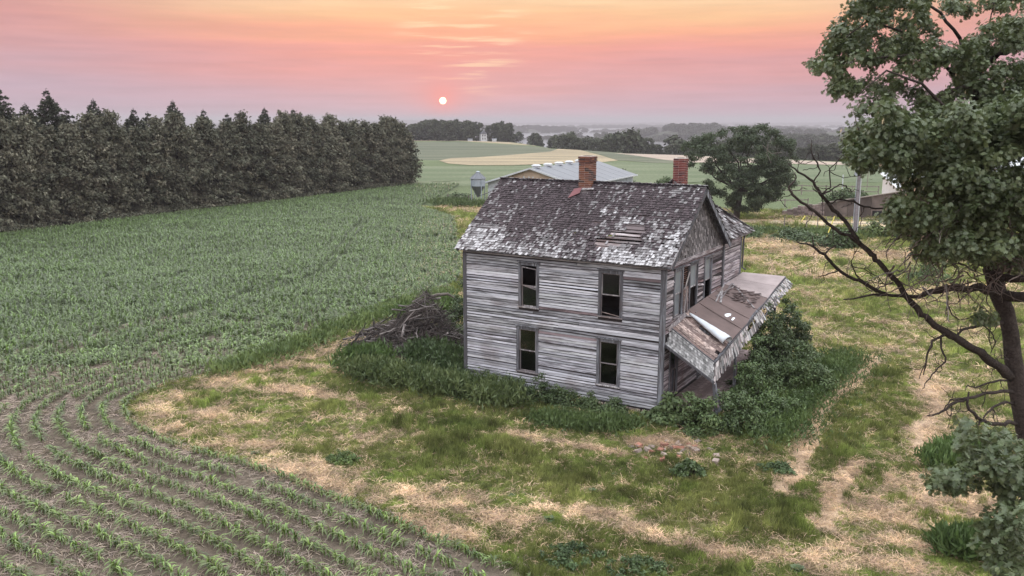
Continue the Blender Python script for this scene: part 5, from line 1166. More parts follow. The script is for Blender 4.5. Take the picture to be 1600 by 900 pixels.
# ---- the oak at the right
def oak():
    rng = np.random.default_rng(66); Y0 = 17.0; OX = 11.0; e = empty('oak_tree', (OX, Y0, 0)); tag(e, 'big oak with lobed leaves and bare dead lower limbs at the right edge', 'tree')
    def loc(p): return (p[0]-OX, p[1]-Y0, p[2])
    def limb(name, pts, mat='bark', sides=8, jit=0.0, smooth=True):
        """pts: (u, v, depth, width in pixels)"""
        P = []; Rr = []
        for (u, v, d, w) in pts: P.append(Vector(loc(atd(u, v, d)))); Rr.append(max(.006, w/2*d/FPX))
        # refine
        Q, S = [], []; rgl = random.Random(int(pts[0][0])+int(pts[-1][1]))
        for i in range(len(P)-1):
            for t_ in (0, .33, .67): q = P[i].lerp(P[i+1], t_); w = Rr[i]+(Rr[i+1]-Rr[i])*t_; Q.append(q+Vector((rgl.gauss(0, 1), rgl.gauss(0, 1), rgl.gauss(0, 1)))*(w*.22+.006 if t_ else 0)); S.append(w*rgl.uniform(.92, 1.1))
        Q.append(P[-1]); S.append(Rr[-1]); m = MB(); m.tube(Q, S, sides); o = m.build(name, MAT[mat], e, True); return Q
    m = MB(); T_ = [Vector((.45, .3, -.3)), Vector((.35, .2, 1.0)), Vector((.15, .05, 3.0))] + [Vector(loc(atd(u, v, d))) for u, v, d in [(1608, 700, 17.0), (1599, 650, 17.0), (1590, 600, 17), (1583, 560, 17), (1579, 520, 17), (1572, 488, 17), (1560, 460, 17), (1550, 420, 17.1), (1544, 370, 17.3), (1540, 300, 17.6), (1530, 220, 17.9), (1518, 140, 18), (1500, 60, 18)]]
    m.tube(T_, [.46, .32, .24, .20, .19, .185, .165, .155, .16, .165, .155, .13, .11, .09, .06, .035], 12); m.build('trunk', MAT['bark'], e, True)
    # living limbs
    L = [[(1560, 462, 17, 17), (1600, 464, 16.6, 18), (1660, 455, 16.2, 14), (1800, 430, 16, 8)], [(1553, 430, 17, 13), (1580, 436, 16.4, 13), (1640, 442, 16, 10), (1780, 450, 15.5, 5)],
         [(1556, 455, 17, 15), (1530, 448, 16.9, 13), (1500, 450, 16.7, 11), (1465, 455, 16.5, 10), (1436, 464, 16.4, 7), (1395, 462, 16.3, 5), (1365, 460, 16.2, 4), (1318, 468, 16, 2)],
         [(1515, 130, 18, 8), (1560, 82, 17.4, 10), (1600, 71, 17, 12), (1700, 60, 17, 14)], [(1515, 120, 18, 7), (1528, 84, 17.6, 9), (1483, 80, 17.2, 7), (1430, 86, 17, 5), (1361, 92, 16.6, 3), (1318, 100, 16.4, 1.5)],
         [(1530, 220, 17.8, 8), (1525, 135, 17, 8), (1505, 136, 16.8, 6), (1470, 150, 16.5, 4), (1420, 165, 16.2, 2)], [(1534, 240, 17.8, 8), (1570, 145, 17, 9), (1600, 142, 16.7, 9), (1700, 130, 16.5, 9)],
         [(1540, 310, 17.6, 9), (1480, 270, 17, 7), (1420, 240, 16.5, 5), (1370, 228, 16.2, 3), (1330, 235, 16, 1.5)], [(1545, 370, 17.3, 9), (1490, 350, 16.4, 6), (1440, 330, 15.8, 4), (1400, 318, 15.5, 2)],
         [(1540, 330, 17.4, 8), (1500, 190, 16, 6), (1440, 130, 15.6, 4), (1385, 110, 15.4, 3), (1340, 150, 15.2, 1.5)], [(1500, 60, 18, 5), (1470, 20, 17.8, 4), (1400, -20, 17.4, 3)], [(1518, 140, 18, 6), (1430, 60, 17.4, 4), (1360, 30, 17, 3), (1320, 60, 16.8, 1.5)],
         [(1547, 395, 17.2, 8), (1580, 330, 15.5, 6), (1600, 280, 14.8, 4), (1640, 250, 14.5, 3)], [(1500, 0, 18, 4), (1552, -6, 17.5, 4), (1600, 2, 17, 4)], [(1553, 3, 17.4, 2.5), (1549, 22, 17.4, 2), (1546, 38, 17.3, 1.5)]]
    for q in L: limb('limb', q)
    # bare dead limbs
    D = [[(1584, 588, 17, 17), (1560, 572, 16.8, 14), (1533, 550, 16.6, 13), (1500, 532, 16.4, 12), (1478, 519, 16.3, 12), (1455, 503, 16.2, 10), (1439, 492, 16.2, 9), (1418, 466, 16.1, 9), (1405, 444, 16, 8), (1390, 428, 15.9, 8), (1372, 408, 15.8, 8), (1362, 398, 15.8, 8), (1340, 378, 15.7, 7), (1329, 358, 15.6, 6), (1315, 340, 15.6, 6), (1295, 318, 15.5, 5.5), (1282, 304, 15.4, 5), (1271, 284, 15.4, 4), (1247, 269, 15.3, 3), (1231, 255, 15.3, 1.5)],
         [(1345, 381, 15.7, 6), (1318, 366, 15.6, 5.5), (1302, 355, 15.5, 5), (1278, 335, 15.4, 4.5), (1260, 320, 15.3, 4.5), (1238, 304, 15.2, 4), (1232, 293, 15.2, 3.2), (1244, 278, 15.2, 2.4), (1240, 268, 15.2, 1.5)],
         [(1271, 284, 15.4, 2.4), (1282, 267, 15.3, 2.4), (1273, 249, 15.3, 2.2), (1267, 234, 15.3, 1.8), (1268, 218, 15.3, 1)], [(1282, 304, 15.4, 2.2), (1298, 293, 15.3, 2), (1296, 264, 15.2, 2), (1309, 251, 15.2, 1.5), (1319, 242, 15.2, .9)],
         [(1282, 304, 15.4, 2.5), (1300, 296, 15.5, 2.2), (1312, 288, 15.5, 2), (1322, 290, 15.6, 1.8), (1330, 299, 15.6, 1.4)], [(1297, 268, 15.2, 1.4), (1318, 278, 15.3, 1.2), (1345, 274, 15.3, .8)],
         [(1295, 318, 15.5, 2.5), (1312, 312, 15.6, 2.8), (1333, 314, 15.7, 3), (1350, 323, 15.8, 3), (1368, 326, 15.9, 2.6), (1390, 324, 16, 1.6)],
         [(1405, 444, 16, 1.6), (1350, 442, 15.9, 1.2)], [(1383, 459, 16.3, 6), (1366, 452, 16.1, 5.5), (1350, 442, 16, 5.5), (1330, 434, 15.9, 5), (1311, 422, 15.8, 5), (1300, 412, 15.7, 5), (1289, 398, 15.6, 4.5), (1267, 383, 15.5, 3.5), (1245, 378, 15.4, 2)],
         [(1289, 398, 15.6, 3), (1296, 389, 15.6, 2.6), (1308, 381, 15.7, 1.8), (1322, 384, 15.7, 1)], [(1272, 385, 15.5, 2.4), (1270, 374, 15.5, 1.8), (1270, 369, 15.5, 1.2)], [(1311, 422, 15.8, 2), (1290, 430, 15.7, 2), (1278, 433, 15.6, 1)],
         [(1350, 442, 16, 2), (1338, 430, 15.9, 2), (1330, 412, 15.8, 1.8), (1334, 398, 15.7, 1.2), (1342, 382, 15.7, .9)], [(1330, 415, 15.8, 1.6), (1350, 420, 15.9, 1.6), (1372, 432, 16, 1.3), (1384, 446, 16, 1)],
         [(1478, 519, 16.3, 4.5), (1462, 530, 16.1, 4), (1452, 546, 16, 3.5), (1447, 566, 16, 3), (1443, 586, 16, 1.5)], [(1470, 527, 16.2, 3.5), (1471, 545, 16.1, 3.2), (1477, 566, 16, 3), (1462, 580, 15.9, 2.4), (1448, 596, 15.9, 1.8), (1441, 608, 15.9, 1)],
         [(1447, 566, 16, 1.8), (1440, 580, 16, 1.4), (1436, 592, 16, .8)], [(1494, 526, 16.4, 4), (1502, 516, 16.5, 4), (1516, 512, 16.6, 4), (1533, 508, 16.7, 5), (1552, 504, 16.8, 6), (1574, 504, 17, 7)], [(1535, 508, 16.7, 2.4), (1548, 518, 16.6, 2.2), (1556, 534, 16.5, 2), (1548, 552, 16.5, 1.6)],
         [(1574, 545, 17, 2.4), (1570, 555, 16.8, 2.2), (1576, 562, 16.7, 2), (1565, 560, 16.7, 1.4), (1563, 545, 16.7, 1)],
         [(1588, 612, 17, 6.5), (1565, 611, 16.7, 5.5), (1540, 614, 16.5, 5), (1511, 622, 16.3, 5), (1490, 630, 16.2, 4.5), (1478, 640, 16.1, 4), (1462, 647, 16, 3), (1448, 650, 16, 1.5)], [(1508, 622, 16.3, 3.5), (1494, 624, 16.2, 3), (1484, 626, 16.1, 2.5), (1475, 640, 16, 2), (1466, 648, 16, 1.2)],
         [(1583, 596, 17, 4), (1562, 594, 16.7, 3.4), (1545, 598, 16.6, 3), (1524, 606, 16.4, 2.5), (1512, 602, 16.3, 2), (1508, 610, 16.2, 1.2)], [(1594, 664, 17, 7), (1578, 659, 16.8, 7), (1567, 663, 16.7, 6.5), (1545, 661, 16.5, 6.5), (1533, 657, 16.4, 6), (1524, 648, 16.3, 5.5), (1514, 640, 16.2, 5), (1512, 625, 16.2, 4.5), (1514, 612, 16.2, 2)],
         [(1531, 658, 16.4, 3.5), (1528, 668, 16.3, 3), (1526, 680, 16.2, 2)], [(1586, 630, 17, 4.5), (1565, 630, 16.7, 4), (1550, 637, 16.5, 3.5), (1540, 648, 16.4, 3), (1533, 660, 16.3, 2)], [(1540, 614, 16.5, 2), (1538, 628, 16.4, 1.6), (1534, 636, 16.4, .9)],
         [(1480, 464, 16.5, 2.6), (1481, 478, 16.4, 2.2), (1488, 492, 16.4, 1.8), (1500, 500, 16.4, 1.5), (1517, 496, 16.4, 1)], [(1481, 478, 16.4, 1.4), (1478, 490, 16.4, .9)], [(1548, 508, 16.7, 2), (1545, 530, 16.6, 1.6), (1550, 548, 16.6, 1.2)],
         [(1360, 200, 15.8, 1.8), (1350, 200, 15.8, 1.6), (1344, 208, 15.8, 1.4), (1340, 196, 15.8, 1.4), (1345, 186, 15.8, 1.2), (1343, 182, 15.8, .8)], [(1335, 232, 15.8, 2), (1322, 229, 15.8, 1.8), (1318, 224, 15.8, 1.2), (1320, 216, 15.8, .8)]]
    rgd = random.Random(41)
    for q in D:
        Q = limb('dead_limb', q, 'bark', 6)
        if len(q) < 4: continue
        for t_ in range(len(q)//2+1):
            u, v, d, w = q[rgd.randrange(1, len(q)-1)]; a = rgd.uniform(0, 6.28); pts = [(u, v, d, min(w*.5, 2.2))]
            for j in range(rgd.randint(3, 6)): a += rgd.gauss(0, .75); u += math.cos(a)*7; v += math.sin(a)*7+1.2; d += rgd.gauss(0, .12); pts.append((u, v, d, max(.6, pts[-1][3]*.74)))
            limb('dead_twig', pts, 'bark', 4)
    # dense bare twigs under the crown
    rgt = random.Random(8)
    for i in range(150):
        u, v = rgt.uniform(1395, 1600), rgt.uniform(300, 455); d = rgt.uniform(14.6, 17); pts = [(u, v, d, rgt.uniform(1.8, 3.6))]; a = rgt.uniform(0, 6.28)
        for j in range(rgt.randint(3, 5)): a += rgt.gauss(0, .6); u += math.cos(a)*16; v += abs(math.sin(a))*13+2; d += rgt.gauss(0, .25); pts.append((u, v, d, pts[-1][3]*.72))
        limb('twig', pts, 'bark_pale' if i % 4 == 0 else 'dead_wood', 4)
    limb('twig', [(1532, 305, 14.6, 2.4), (1562, 315, 14.5, 3), (1575, 338, 14.5, 3.4), (1583, 362, 14.6, 3.6), (1578, 385, 14.8, 3.6), (1545, 398, 15, 2.6)], 'bark_pale', 5)
    # crown: blobs of leaves through real depth
    R_ = [([(1333, 2), (1312, 22), (1300, 38), (1289, 55), (1292, 72), (1280, 84), (1264, 98), (1268, 110), (1286, 124), (1300, 134), (1306, 152), (1326, 150), (1352, 150), (1338, 168), (1344, 182), (1362, 176), (1350, 204), (1328, 220), (1320, 244), (1345, 262), (1362, 276), (1392, 280), (1420, 292), (1424, 306), (1398, 318), (1395, 334), (1405, 352), (1432, 362), (1428, 380), (1442, 400), (1470, 404), (1490, 420), (1520, 424), (1560, 416), (1620, 420), (1660, 380), (1680, 200), (1640, 95), (1578, 92), (1560, 100), (1600, 62), (1600, 24), (1578, 22), (1560, 40), (1520, 44), (1480, 36), (1460, 24), (1462, -5), (1340, -8)], 1900),
          ([(1330, -30), (1460, -30), (1455, 10), (1340, 8)], 40), ([(1476, 6), (1500, -6), (1600, -14), (1640, 8), (1600, 10), (1540, 12), (1524, 18), (1490, 18), (1480, 22)], 36), ([(1575, 22), (1640, 14), (1640, 70), (1580, 72)], 30)]
    holes = [((1344, 108), 11, 11), ((1470, 28), 14, 16), ((1425, 128), 9, 6), ((1472, 110), 9, 12), ((1440, 60), 5, 5), ((1404, 150), 8, 7), ((1367, 181), 11, 5), ((1480, 124), 9, 8), ((1500, 40), 26, 6), ((1586, 86), 24, 6), ((1430, 262), 10, 5), ((1558, 262), 9, 5), ((1595, 252), 9, 7), ((1458, 145), 6, 6), ((1545, 98), 7, 4), ((1395, 100), 6, 5), ((1410, 296), 10, 6)]
    B = []; colr = []
    for poly, n_ in R_:
        for u, v in sample_poly(poly, n_, rng):
            if any(((u-a)/(w+8))**2+((v-b)/(h+7))**2 < 1 for (a, b), w, h in holes): continue
            if v > 330 and rng.random() < .12+.25*(v > 395): continue
            if float(fbm(np.array([u/21.+3]), np.array([v/17.]), 2)[0]) < (.435 if v < 165 else .43): continue
            front = v > 165
            d = rng.uniform(14.0, 18.6) if front else rng.uniform(15.8, 19); p = atd(u, v, d); r = rng.uniform(.08, .23) if v < 165 else rng.uniform(.14, .34); B.append(loc(p)+(r,))
    low = [([(1498, 656), (1522, 660), (1520, 690), (1540, 672), (1570, 676), (1620, 690), (1620, 745), (1585, 752), (1560, 742), (1530, 745), (1512, 735), (1498, 700)], 90, 12.4), ([(1450, 740), (1475, 730), (1500, 730), (1520, 735), (1525, 755), (1506, 775), (1495, 764), (1470, 768), (1452, 760)], 30, 12.2),
           ([(1556, 740), (1620, 745), (1620, 800), (1575, 790), (1560, 770)], 34, 12.5), ([(1540, 795), (1620, 780), (1620, 910), (1570, 905), (1545, 880), (1525, 842), (1528, 825)], 80, 11.6), ([(1560, 880), (1620, 870), (1620, 940), (1555, 930)], 20, 11.2), ([(1528, 484), (1552, 486), (1556, 500), (1540, 506), (1526, 498)], 10, 16.2)]
    for poly, n_, dd in low:
        for u, v in sample_poly(poly, n_, rng): p = atd(u, v, dd+rng.uniform(-.8, .8)); B.append(loc(p)+(rng.uniform(.07, .17),))
    B = np.array(B); hi_ = B[:, 2] > 12.2
    V, F, C = merge([blob_leaves(B[hi_], 64, .084, rng, up=.5, lobes=3, shell=.15, flat=.8, var=.45, gcol=np.array([.78, .76, .72])), blob_leaves(B[~hi_], 74, .096, rng, up=.5, lobes=3, shell=.15, flat=.8, var=.5)])
    cr = link('crown', mesh_np('crown', V, F, C), MAT['oak_leaf'], e); cr['kind'] = 'stuff'
    print('oak faces', len(F))
    # the nearest leaves, one by one, on the low sprays
    lm = MB(); O_ = [(0, 0), (.10, .10), (.06, .22), (.26, .30), (.10, .40), (.34, .58), (.14, .66), (.24, .86), (.08, .90), (0, 1.0)]
    pts = [(x, y, .05*abs(x)*4) for x, y in O_] + [(-x, y, .05*abs(x)*4) for x, y in reversed(O_[1:-1])]
    mid = [(0, y, 0) for y in (.1, .22, .4, .66, .9)]
    lf = bpy.data.meshes.new('leaf'); half = [(0, 0, 0)]+[(x, y, .16*x) for x, y in O_[1:-1]]+[(0, 1, 0)]; n_ = len(half); Vv = half+[(-x, y, z) for x, y, z in half[1:-1]]
    Ff = []; 
    sp = len(Vv); Vv += [(0, .22, -.01), (0, .40, -.01), (0, .66, -.01), (0, .88, -.005)]
    def quadset(s, off):   # s=+1 uses half indices, -1 mirrored
        idx = lambda k: k if s > 0 or k in (0, n_-1) else n_+k-1
        L_ = [(0, 1, 2, sp), (sp, 2, 3, 4, sp+1), (sp+1, 4, 5, 6, sp+2), (sp+2, 6, 7, 8, sp+3), (sp+3, 8, 9)]
        for f in L_:
            g = tuple(idx(k) if k < sp else k for k in f); Ff.append(g if s > 0 else g[::-1])
    quadset(1, 0); quadset(-1, 0); lf.from_pydata(Vv, [], Ff); lf.materials.append(MAT['oak_leaf']); lf.color_attributes.new('tint', 'FLOAT_COLOR', 'POINT').data.foreach_set('color', np.tile([.9, .92, .88, 1], len(Vv)).astype(np.float32))
    cnt_ = 0
    for poly, n_, dd in low[:5]:
        for u, v in sample_poly(poly, int(n_*1.16), rng):
            if cnt_ >= 290: break
            p = atd(u, v, dd-.85+rng.uniform(-.15, .3)); o = bpy.data.objects.new('leaf', lf); COL.objects.link(o); o.parent = e; o.location = loc(p); s_ = rng.uniform(.13, .20); o.scale = (s_,)*3
            o.rotation_euler = (rng.uniform(-1.0, .5), rng.uniform(-.6, .6), rng.uniform(0, 6.28)); cnt_ += 1
    # stems that carry the low sprays
    for q in ([(1640, 700, 13.5, 9), (1600, 712, 13, 7), (1560, 715, 12.6, 5), (1530, 722, 12.4, 4), (1500, 740, 12.3, 3), (1465, 750, 12.2, 1.5)], [(1560, 715, 12.6, 4), (1535, 690, 12.5, 3), (1512, 668, 12.4, 2)], [(1600, 712, 13, 6), (1590, 760, 12.6, 5), (1575, 810, 12, 4), (1555, 850, 11.7, 3)], [(1660, 860, 12.2, 8), (1610, 850, 11.9, 5), (1575, 830, 11.8, 3)], [(1575, 810, 12, 3), (1600, 850, 11.7, 3), (1590, 900, 11.4, 2)]): limb('limb', q, 'dead_wood', 6)
oak()
print('oak', time.time()-T0)

# ---- shrubs and weeds
def bush(name, label, cat, blobs, leaf, n_, seed, stems=True, col=None, mat='bush_leaf', group=None, aspect=.6, up=.5):
    """blobs in world coordinates (x, y, z, r); thing > foliage, stem"""
    rng = np.random.default_rng(seed); B = np.array(blobs, float); cx, cy = B[:, 0].mean(), B[:, 1].mean(); e = empty(name, (cx, cy, 0)); tag(e, label, cat, group)
    B[:, 0] -= cx; B[:, 1] -= cy; V, F, C = blob_leaves(B, int(n_*.95), leaf, rng, up=up, aspect=aspect, shell=.2, var=.55, gcol=col*1.0 if col is not None else None); link('foliage', mesh_np('foliage', V, F, C), MAT[mat], e)
    if stems:
        m = MB(); rgg = random.Random(seed)
        for b in B[::max(1, len(B)//14)]: branchy(m, (b[0]*.6, b[1]*.6, -.05), (b[0], b[1], b[2]), .02, .006, 3, .1, 4, rgg)
        m.build('stem', MAT['bark'], e)
    return e
def mound(cx, cy, rx, ry, h, n_, seed, r0=.22, r1=.42, rot=0.0):
    r = random.Random(seed); B = []
    for i in range(n_):
        a = r.random()*6.283; q = math.sqrt(r.random())*r.choice((.85, 1.0, 1.15)); x, y = math.cos(a)*q*rx, math.sin(a)*q*ry; z = h*(1-min(1, q*q)*.75)*r.uniform(.35, 1.0)*r.choice((.8, 1.0, 1.22)); c_, s_ = math.cos(rot), math.sin(rot); B.append((cx+x*c_-y*s_, cy+x*s_+y*c_, max(.1, z-.1), r.uniform(r0, r1)))
    return B
def hw(x, y): p = HO+HE1*x+HE2*y; return float(p[0]), float(p[1])
front = [(-8.5, -.75, .9, .5, .85, 'dark leafy shrub against the wall under the lower left window, nearest the corner'), (-7.3, -.8, .9, .5, .95, 'leafy shrub hugging the wall just left of the lower left window sill'), (-5.9, -.8, .95, .5, .95, 'dark shrub growing right below the lower left window'),
         (-4.7, -.85, .8, .5, 1.15, 'taller dark shrub between the two lower front windows'), (-3.6, -.85, .8, .5, .95, 'dark rounded shrub left of the lower right window'), (-2.6, -.8, .65, .45, .70, 'low dark shrub below the lower right window'), (-1.55, -.75, .45, .4, .85, 'small upright shrub at the wall right of the lower right window')]
for i, (x, y, rx, ry, h, lab) in enumerate(front):
    a, b = hw(x, y); bush('wall_shrub', lab, 'shrub', mound(a, b, rx, ry, h, 34, 500+i, .14, .26, -TH), .085, 95, 600+i, col=np.array([.78, .80, .80]), group='shrubs along the front wall')
rwe = random.Random(4)
def tall_weeds(name, label, pix, hh, n_, seed, col, leaf=.16, spread=.5):
    rng = np.random.default_rng(seed); P = []; pts = px(pix)
    segs = np.array(pts); d = np.r_[0, np.cumsum(np.hypot(*np.diff(segs, axis=0).T))]
    s = rng.uniform(0, d[-1], n_); x = np.interp(s, d, segs[:, 0])+rng.normal(0, spread, n_); y = np.interp(s, d, segs[:, 1])+rng.normal(0, spread, n_); P0 = np.c_[x, y, np.zeros(n_)]; z = rng.random(n_)*hh*rng.uniform(.6, 1, n_); P0[:, 2] = z
    D = norm(rng.normal(size=(n_, 3))*.45+np.array([0, 0, 1.0])); N_ = norm(rng.normal(size=(n_, 3))*[1, 1, .2]); c = rng.uniform(.7, 1.3, (n_, 1))*np.asarray(col); L = leaf*rng.uniform(.8, 1.6, n_)
    V, F, C = rhombs(P0, D, N_, L*1.5, L*.20, c); V2, F2, C2 = rhombs(P0+[0, 0, .05], norm(D+rng.normal(size=(n_, 3))*.5), N_, L*1.2, L*.28, c*1.1)
    return tag(link(name, mesh_np(name, *merge([(V, F, C), (V2, F2, C2)])), MAT['bush_leaf']), label, 'tall weeds', kind='stuff')
tall_weeds('tall_weeds', 'tall feathery weeds in a band left of the front wall below the brush pile', [(560, 585), (620, 600), (680, 612), (740, 622), (800, 636)], .85, 10500, 1, (1.35, 1.22, 1.15), .16, .45)
tall_weeds('tall_weeds', 'bright clump of tall grass at the left end of the weed band', [(548, 575), (572, 578), (590, 570)], .9, 5000, 2, (1.0, 1.2, .8), .2, .35)
tall_weeds('tall_weeds', 'green grass clump behind the brush pile beside the corn', [(635, 500), (660, 495), (700, 480)], .7, 4000, 3, (1.1, 1.3, .7), .2, .5)
tall_weeds('tall_weeds', 'weeds between the brush pile and the left corner of the house', [(660, 560), (700, 580), (728, 585)], .9, 7000, 4, (.7, .8, .75), .16, .5)
tall_weeds('tall_weeds', 'low weeds at the foot of the front wall near the right corner', [(850, 660), (920, 668), (980, 668)], .35, 7000, 6, (.85, .95, .7), .12, .35)
tall_weeds('tall_weeds', 'rough grass between the porch bushes and the trodden path', [(1330, 560), (1290, 590), (1240, 640), (1215, 690)], .38, 7000, 7, (1.2, 1.3, .95), .13, .7)
tall_weeds('tall_weeds', 'tall grass along the track behind the house', [(1170, 364), (1260, 368), (1340, 370), (1420, 372)], .5, 4500, 8, (1.4, 1.45, 1.25), .25, 1.0)
tall_weeds('tall_weeds', 'tall grass clump under the oak at the bottom right', [(1480, 862), (1530, 862), (1570, 870)], .42, 5200, 9, (.8, 1.05, .6), .2, .22)
tall_weeds('tall_weeds', 'grass clump under the oak sprays beside the straw patch', [(1470, 735), (1500, 712), (1530, 720)], .4, 4200, 10, (1.0, 1.25, .75), .2, .3)
tall_weeds('tall_weeds', 'tall grass growing round the feed bin and the barn corner', [(690, 318), (720, 322), (780, 324)], .45, 2600, 11, (1.0, 1.0, .8), .35, 1.2)
tall_weeds('tall_weeds', 'weedy strip at the edge of the corn left of the brush pile', [(340, 585), (430, 556), (520, 522), (610, 486), (700, 458)], .26, 3600, 12, (1.8, 1.75, 1.4), .2, .55)
# bushes round the porch
def bz(u, v, r): p = at(u, v); return p[0], p[1]
RB = [((.55, -.75), .75, .5, 1.0, 34, .17, 'broad leaved burdock bush at the near corner of the porch', (.95, 1.0, .9)), ((1.7, -.75), .95, .7, 1.35, 54, .10, 'bright bush in front of the porch floor, left of two', (1.0, 1.1, .9)),
      ((2.9, .2), .9, .9, 1.55, 54, .10, 'dark bush in front of the porch floor, right of two', (.80, .88, .78)), ((2.75, 2.2), .9, 1.0, 1.9, 74, .10, 'rounded green bush beside the first porch post', (1.05, 1.2, .9)),
      ((2.5, 4.4), .9, 1.2, 2.35, 80, .10, 'green bush in the middle of the porch side', (.85, .95, .8)), ((2.35, 6.5), 1.0, 1.5, 3.25, 110, .11, 'tall dark bush crowding the far half of the porch', (.55, .62, .55)), ((2.6, 8.9), 1.1, 1.4, 3.3, 100, .11, 'tall dark bush at the far end of the porch', (.60, .66, .58)),
      ((3.9, 6.2), 1.0, 1.9, 2.0, 80, .10, 'lower outer bush spreading from the porch towards the path', (.8, .9, .75)), ((3.9, 2.3), .7, 1.2, .95, 50, .10, 'low leafy bush along the outer foot of the porch bushes', (.9, 1.05, .8))]
for i, ((u, v), rx, ry, h, n_, lf_, lab, c) in enumerate(RB):
    a, b = hw(u, v); bush('porch_bush', lab, 'bush', mound(a, b, rx, ry, h, n_, 700+i, .16, .34, -TH), lf_, 110, 720+i, col=np.array(c), group='bushes round the porch')
a, b = hw(1.0, 2.6)
bush('porch_bush', 'dark shoots growing up through the shaded porch floor', 'bush', mound(a+1.4, b+.3, .7, 1.0, 1.0, 30, 741, .14, .26), .09, 90, 742, col=np.array([.7, .75, .7]), group='bushes round the porch')
for i, (u, v, rx, h, lab, c) in enumerate([(722, 515, 1.0, 2.3, 'dark overgrown bush behind the left corner of the house', (.62, .64, .55)), (700, 530, .8, 1.3, 'smaller bush between the brush pile and the house', (.8, .85, .7)), (1245, 377, 2.0, 1.1, 'low dark bush in the grass right of the rear wing', (.7, .75, .65)), (1310, 386, 1.9, 1.3, 'low bush at the foot of the utility pole', (.7, .8, .7)),
                            (1395, 372, 2.6, 2.9, 'yellow green bush beside the gate', (1.35, 1.25, .7)), (1425, 374, 2.4, 2.6, 'green bush right of the gate under the oak', (.9, 1.0, .8)), (1172, 372, .9, .9, 'small bush at the back corner of the rear wing', (.8, .9, .7)),
                            (1325, 318, 3.2, 2.2, 'dark bush on top of the bank behind the pole', (.8, .85, .7)), (716, 312, 1.6, .8, 'weedy bush left of the feed bin', (.9, .9, .8)), (965, 292, 2.4, 2.9, 'dark bush at the near side wall of the barn', (.75, .7, .75)), (928, 291, 2.0, 2.2, 'scrubby bush beside the barn wall right of the chimney', (.85, .8, .8)), (1040, 290, 1.4, 1.4, 'small bush in the green field left of the red chimney', (.9, .95, .8)), (1452, 440, 1.5, 1.6, 'young shrub in the yard below the oak crown', (.9, 1.0, .8))]):
    a, b, _ = at(u, v); far = b > 60; bush('shrub', lab, 'shrub', mound(a, b, rx, rx*.8, h, 44, 800+i, .22*(2 if far else 1), .40*(2 if far else 1)), .11*(2.4 if far else 1), 100, 820+i, col=np.array(c), group=None)
for i, (u, v, rx, h, lab, c, lf_) in enumerate([(1076, 742, .5, .55, 'dark leafy clump round the burdock in the open yard before the porch', (.75, .85, .7), .12), (535, 722, .5, .5, 'bright bushy weed clump in the left part of the yard', (1.3, 1.4, .8), .06), (890, 872, .9, .4, 'dark low weeds along the bottom edge of the yard, left part', (.7, .85, .7), .08), (1000, 893, .8, .4, 'dark low weeds along the bottom edge of the yard, middle part', (.75, .9, .7), .08), (1210, 735, .6, .35, 'dark low weeds left of the lower end of the trodden path', (.7, .85, .7), .07)]):
    a, b, _ = at(u, v); bush('weed_clump', lab, 'weed', mound(a, b, rx, rx*.7, h, 26, 900+i, .08, .16), lf_, 90, 920+i, col=np.array(c))
# burdock rosettes dotted in the yard
def rosette(seed, n_=30, L=.17):
    r = random.Random(seed); m = MB()
    for i in range(n_):
        a = i*2.4+r.uniform(-.3, .3); el = r.uniform(.25, 1.0); l = L*r.uniform(.7, 1.2); d = Vector((math.cos(a)*math.cos(el), math.sin(a)*math.cos(el), math.sin(el))); s_ = Vector((-math.sin(a), math.cos(a), 0)); w = l*.55; p = d*l*.35; q = d*l*.8-Vector((0, 0, .02)); e = d*l*1.15-Vector((0, 0, .10*l/.3)); t_ = r.uniform(.75, 1.25)
        m.pts([(0, 0, 0), tuple(p*.3+s_*.01), tuple(p+s_*w*.5+Vector((0, 0, .02))), tuple(q+s_*w*.45), tuple(e), tuple(q-s_*w*.45), tuple(p-s_*w*.5+Vector((0, 0, .02))), tuple(p), tuple(q)], [(0, 2, 7), (0, 7, 6), (7, 2, 3, 8), (6, 7, 8, 5), (8, 3, 4), (5, 8, 4)], (t_, t_, t_))
    me = bpy.data.meshes.new('rosette'); me.from_pydata(m.v, [], m.f); me.materials.append(MAT['bush_leaf']); me.color_attributes.new('tint', 'FLOAT_COLOR', 'POINT').data.foreach_set('color', np.c_[np.asarray(m.c, np.float32), np.ones(len(m.v), np.float32)].ravel()); return me
RO = [rosette(i) for i in range(3)]
for i, (u, v, s_, lab) in enumerate([(1076, 738, 1.5, 'large dark burdock clump in the open yard before the porch'), (926, 768, 1.0, 'small pale weed in the mown yard below the front wall, left of the burdock clump'), (1162, 826, 1.1, 'pale leafy weed in the yard right of the straw streak'), (1246, 893, 1.3, 'broad dark weed at the bottom edge of the yard'), (800, 775, .9, 'bluish weed on the straw ridge, right of two'), (696, 765, 1.0, 'bluish weed on the straw ridge, left of two'),
                               (398, 708, 1.1, 'dark weed on the straw bank beside the corn rows'), (960, 742, .8, 'small dark weed in front of the bare patch'), (858, 812, 1.2, 'dusty weed clump low in the yard'), (535, 712, 1.3, 'bright bushy weed in the left part of the yard'), (1495, 750, 1.0, 'small weed on the straw patch under the oak'), (740, 722, 1.0, 'dark weed in the grass left of centre'), (1120, 790, .8, 'small weed in the grass right of centre'), (1030, 772, .8, 'low weed in the yard below the burdock clump')]):
    x, y, _ = at(u, v); z = float(zland(np.array([x]), np.array([y]))[0]); base = None
    o = bpy.data.objects.new('burdock_plant', RO[i % 3]); COL.objects.link(o); o.location = (x, y, z); o.scale = (s_*.9,)*3; o.rotation_euler.z = i*1.3; tag(o, lab, 'weed', 'broad leaved weeds in the yard')
print('shrubs', time.time()-T0)

